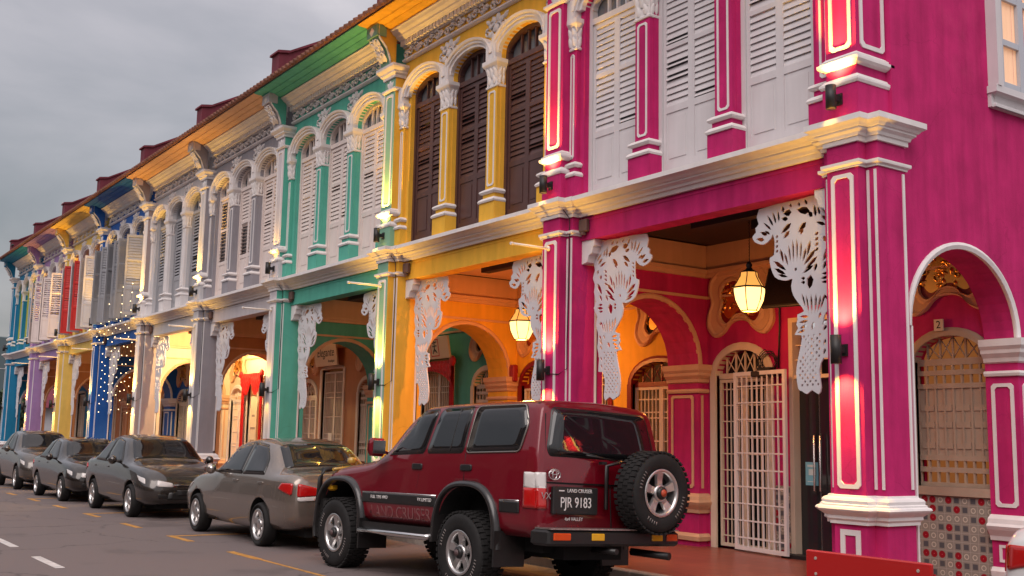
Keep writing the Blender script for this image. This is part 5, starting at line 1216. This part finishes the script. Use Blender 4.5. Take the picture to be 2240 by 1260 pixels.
m = DM(); m.bbox(-1.25, -1.20, .13, .73, .80, 1.075, .01); pl_ = sp('number_plate', m, [BLKP])
rear_txt('PJR 9183', .145, .43, .915, WLET, pl_, .80, -1.252); rear_txt('LAND CRUISER', .052, .385, 1.035, WLET, pl_, .95, -1.252)
m = DM(); m.box(-1.252, -1.25, .59, .66, 1.028, 1.040); m.build('lettering', [WLET], pl_)
rear_txt('4x4 VALLEY', .05, .43, .755, WLET, suv, .95, -1.223); rear_txt('VX', .095, .80, .975, CHROME, suv, 1.0, -1.222)
m = DM()                                        # chrome emblem: three ovals
for w_, h_, dz in ((.075, .052, 0), (.028, .045, 0), (.055, .018, .018)): m.tube([(-1.222, .70+w_*cos(a), 1.19+dz+h_*sin(a)) for a in [i*pi/12 for i in range(24)]], .0065, 5, closed=True)
sp('emblem', m, [CHROME])
def left_txt(s, size, x, z, mat, sq=1.0, off=.003, par=suv):
    o = text_mesh(s, size, mat, 'lettering', par, Matrix.Translation((x, 0, z)) @ LEFT, squash=sq)
    for v in o.data.vertices:
        l, nr, _, _ = bv.ray_cast(Vector((v.co.x, 5, v.co.z)), Vector((0, -1, 0)))
        if l is not None: v.co.y = l.y+off+v.co.y
    o.data.transform(T); return o
FAINT = plain('faded door lettering', (.20, .075, .075), .5)
left_txt('LAND CRUISER', .205, 1.32, .685, FAINT, .93); left_txt('FULL TIME 4WD', .055, 1.76, .86, WLET, 1.0, .015); left_txt('VX LIMITED', .055, .78, .86, WLET, 1.0, .015)
# spare wheel on its carrier, bumper, bars
spw = wheel(suv, -1.56, -.50, 1.10, .42, .265, .235, -1, 5, plain('orange hub cap', (.45, .07, .03), .35), True, axis='x', whitemarks=True)
m = DM(); m.box(-1.31, -1.18, -.62, -.34, .95, 1.25); m.tube([(-1.24, -.78, .72), (-1.26, -.6, 1.0), (-1.26, -.2, 1.1)], .03, 8); m.tube([(-1.25, .02, .86), (-1.25, .02, 1.30), (-1.25, -.2, 1.36)], .022, 8); sp('spare_carrier', m, [BLKP])
m = DM(); m.bbox(-1.40, -1.10, -.92, .90, .50, .655, .025); bm_ = sp('rear_bumper', m, [BLKP])
m = DM(); m.box(-1.405, -1.16, -.90, .88, .658, .672); m.build('step_plate', [paint('chequer plate', (.55, .50, .47), rough=.3, metal=.9, scale=30, var=.4, streak=False)], bm_)
for y0, y1, mm in ((.84, .62, ORL), (.34, .17, AMBL), (-.50, -.66, AMBL), (-.72, -.88, ORL)):
    m = DM(); m.bbox(-1.412, -1.39, min(y0, y1), max(y0, y1), .555, .625, .006); m.build('reflector', [mm], bm_)
m = DM(); m.tube([(-1.0, -.60, .42), (-1.45, -.72, .40)], .04, 10); sp('exhaust', m, [BLKP]); m = DM(); m.tube([(-1.1, .05, .45), (-1.46, .05, .45)], .03, 8); sp('tow_bar', m, [BLKP])
m = DM(); m.box(-.9, 2.9, -.55, .55, .40, .60); m.tube([(0, -.8, .42), (0, .8, .42)], .07, 10); m.tube([(WB, -.8, .42), (WB, .8, .42)], .07, 10); m.lathe([(.04, -.12), (.15, -.06), (.17, 0), (.15, .06), (.04, .12)], (0, .1, .42), 12, axis='x'); m.box(-1.05, -.35, -.4, .4, .34, .5); sp('chassis', m, [WELL])
m = DM(); m.bbox(3.12, 3.36, -.90, .90, .56, .80, .03); q = sp('front_bumper', m, [BLKP]); m = DM()
for s_ in (1, -1): m.tube([(3.34, s_*.40, .62), (3.40, s_*.45, 1.12), (3.38, s_*.55, 1.20), (3.28, s_*.86, 1.16), (3.24, s_*.92, 1.05), (3.26, s_*.92, .72)], .035, 8)
m.tube([(3.40, -.45, 1.12), (3.40, .45, 1.12)], .035, 8); m.tube([(3.38, -.42, .9), (3.38, .42, .9)], .03, 8); m.build('bull_bar', [BLKP], q)
for s_ in (1, -1):
    m = DM(); m.bbox(3.15, 3.245, min(s_*.48, s_*.74), max(s_*.48, s_*.74), .86, 1.03, .02); sp('headlight', m, [CLRL]); m = DM(); m.bbox(3.0, 3.12, min(s_*.78, s_*.88), max(s_*.78, s_*.88), .90, 1.06, .02); sp('side_lamp', m, [AMBL])
m = DM(); m.tube([(3.14, -.6, 1.20), (3.10, 0, 1.27), (3.14, .6, 1.20), (3.06, .84, 1.17)], .022, 6); m.lathe([(.02, -.05), (.05, -.04), (.055, .03), (.02, .05)], (3.10, .55, 1.29), 10, axis='x'); sp('bonnet_guard', m, [plain('smoked amber plastic', (.45, .28, .05), .15, coat=.5)])
# ---- sedans
def sedan(label, loc, rz, scale, paintm, cat='car'):
    t = thing('sedan_car', label, cat, loc, rz, 'cars parked along the kerb'); t.scale = scale if isinstance(scale, tuple) else (scale,)*3
    ST = [sec(-.99, .44, .52, .60, .62, .60, .86, .54, .93, .42, .955, .96, (.03, .05, .05)),
          sec(-.93, .34, .70, .755, .62, .735, .90, .66, .985, .5, 1.01, 1.02, (.03, .05, .05)),
          sec(-.72, .27, .79, .83, .62, .80, .94, .71, 1.02, .52, 1.05, 1.06),
          sec(-.38, .23, .82, .855, .62, .825, .96, .70, 1.04, .53, 1.075, 1.095),
          sec(.22, .20, .825, .86, .62, .83, .965, .60, 1.37, .48, 1.43, 1.45),
          sec(.75, .20, .825, .86, .62, .83, .96, .60, 1.435, .48, 1.49, 1.515),
          sec(1.38, .20, .825, .86, .62, .83, .95, .60, 1.40, .48, 1.445, 1.465),
          sec(2.12, .20, .825, .86, .61, .82, .925, .69, 1.0, .53, 1.02, 1.035),
          sec(2.90, .22, .815, .85, .60, .78, .84, .67, .90, .5, .93, .945),
          sec(3.26, .25, .75, .80, .56, .71, .73, .60, .79, .46, .82, .83),
          sec(3.43, .30, .62, .66, .52, .60, .62, .51, .67, .40, .69, .70),
          sec(3.47, .36, .50, .53, .50, .49, .57, .43, .60, .33, .62, .62)]
    bo, bv = cut_wells(shell(ST, (.3, .25, .2, .25, .3, .3)), [(x, .31, .365, a, b) for x in (0, 2.6) for a, b in ((.52, 1.1), (-1.1, -.52))], 'body', [paintm, WELL], t)
    for s_ in (1, -1):
        for P_ in ([(1.83, .985), (1.34, 1.36), (.84, 1.43), (.80, .985)], [(.75, .985), (.78, 1.43), (.36, 1.385), (.10, 1.20), (-.02, 1.0)]):
            c = (sum(p[0] for p in P_)/len(P_), sum(p[1] for p in P_)/len(P_)); m = MB(); decal(m, bv, [(c[0]+(x-c[0])*1.06, c[1]+(z-c[1])*1.08) for x, z in P_], 'y', s_, .002, 0, .04); q = m.build('side_window', [BLKP], t)
            m = MB(); decal(m, bv, P_, 'y', s_, .007, 0, .03); m.build('window_pane', [CARGLASS], q)
        for xx in (.98, .02):
            m = MB(); decal(m, bv, [(xx+.09, .86), (xx-.09, .86), (xx-.09, .89), (xx+.09, .89)], 'y', s_, .014, 0, .01, th=.014); m.build('door_handle', [paintm], t)
        for P_ in ([(1.90, .94), (1.888, .94), (1.93, .30), (1.942, .30)], [(.785, .97), (.775, .97), (.80, .28), (.81, .28)], [(.02, .97), (.01, .97), (.30, .50), (.31, .50)]):
            m = MB(); decal(m, bv, P_, 'y', s_, .002, 0, 0, 1, .002); m.build('panel_gap', [WELL], t)
        m = MB(); m.lathe([(.02, -.05), (.07, -.03), (.085, .01), (.06, .07), (.02, .10)], (1.72, s_*.95, 1.02), 12, axis='x'); m.tube([(1.74, s_*.8, .97), (1.73, s_*.92, 1.0)], .02, 6); q = m.build('wing_mirror', [paintm], t)
        m = MB(); m.lathe([(.001, -.052), (.062, -.050)], (1.72, s_*.95, 1.02), 12, axis='x'); m.build('mirror_glass', [CHROME], q)
        m = MB(); decal(m, bv, [(s_*.71, .72), (s_*.42, .74), (s_*.40, .83), (s_*.70, .90)], 'x', -1, .012, 0, .03, th=.012); decal(m, bv, [(-.90, .74), (-.58, .82), (-.66, .90), (-.90, .90)], 'y', s_, .012, 0, .03, th=.012)
        decal(m, bv, [(s_*.70, .665), (s_*.46, .675), (s_*.44, .73), (s_*.71, .715)], 'x', -1, .012, 1, .02, th=.012); m.build('tail_light', [REDL, CLRL], t)
        m = MB(); decal(m, bv, [(s_*.60, .585), (s_*.30, .57), (s_*.32, .64), (s_*.58, .69)], 'x', 1, .010, 0, .03, th=.010); m.build('headlight', [CLRL], t); m = MB(); decal(m, bv, [(3.28, .62), (3.05, .68), (2.90, .77), (3.20, .72)], 'y', s_, .010, 0, .03, th=.01); m.build('side_lamp', [CLRL], t)
        m = MB(); decal(m, bv, [(s_*.56, .37), (s_*.40, .37), (s_*.40, .44), (s_*.58, .45)], 'x', 1, .006, 0, .02); m.build('fog_light', [BLKP], t)
        for x0 in (0, 2.6): wheel(t, x0, s_*.855, .30, .305, .19, .205, s_, 5)
    m = MB(); decal(m, bv, [(1.46, .52), (1.46, -.52), (2.03, -.63), (2.03, .63)], 'z', 1, .006, 0, .06); m.build('windscreen', [CARGLASS], t)
    m = MB(); decal(m, bv, [(.16, .52), (.16, -.52), (-.32, -.61), (-.32, .61)], 'z', 1, .006, 0, .06); m.build('rear_window', [CARGLASS], t)
    m = MB(); decal(m, bv, [(.24, .58), (-.24, .58), (-.26, .63), (.26, .63)], 'x', 1, .008, 0, .02); decal(m, bv, [(.42, .35), (-.42, .35), (-.38, .48), (.38, .48)], 'x', 1, .006, 0, .03); m.build('grille', [BLKP], t)
    m = MB(); decal(m, bv, [(.30, .60), (-.30, .60), (-.31, .615), (.31, .615)], 'x', 1, .016, 0, .004, 2); m.build('grille_bar', [CHROME], t)
    for s_, z0_, z1_ in ((1, .42, .52), (-1, .68, .79)):
        m = MB(); decal(m, bv, [(.24, z0_), (-.24, z0_), (-.24, z1_), (.24, z1_)], 'x', s_, .014, 0, .01, 2, .012); m.build('number_plate', [BLKP], t)
    m = MB(); m.box(-.8, 3.2, -.5, .5, .17, .3); m.build('chassis', [WELL], t)
    return t
SILVER = plain('bronze silver car paint', (.235, .19, .16), .26, .6, coat=1.0); GREYC = plain('dark grey car paint', (.050, .042, .038), .24, .55, coat=1.0); DKC = plain('charcoal car paint', (.024, .018, .015), .22, .45, coat=1.0); LTC = plain('light silver car paint', (.10, .085, .075), .26, .6, coat=1.0); WHC = plain('white car paint', (.72, .70, .69), .28, 0, coat=.9)
sedan('bronze silver saloon car parked just ahead of the dark red off-road car', (-8.62, -1.86, 0), pi, (1.06, 1.06, 1.05), SILVER)
sedan('dark grey saloon car facing us, nose to nose with the bronze silver one', (-14.9-2.6*1.05, -2.0, 0), 0, 1.05, GREYC)
sedan('charcoal saloon car parked between two saloons and facing us', (-22.85, -2.1, 0), 0, (1.0, 1.02, .98), DKC)
sedan('light silver saloon car parked farthest off, facing us', (-28.5, -2.05, 0), 0, (.98, 1.0, 1.08), LTC)
wc = sedan('white saloon car of which only the tail shows at the side street', (3.50, -1.08, 0), 0, (1.02, 1.05, 1.08), WHC)
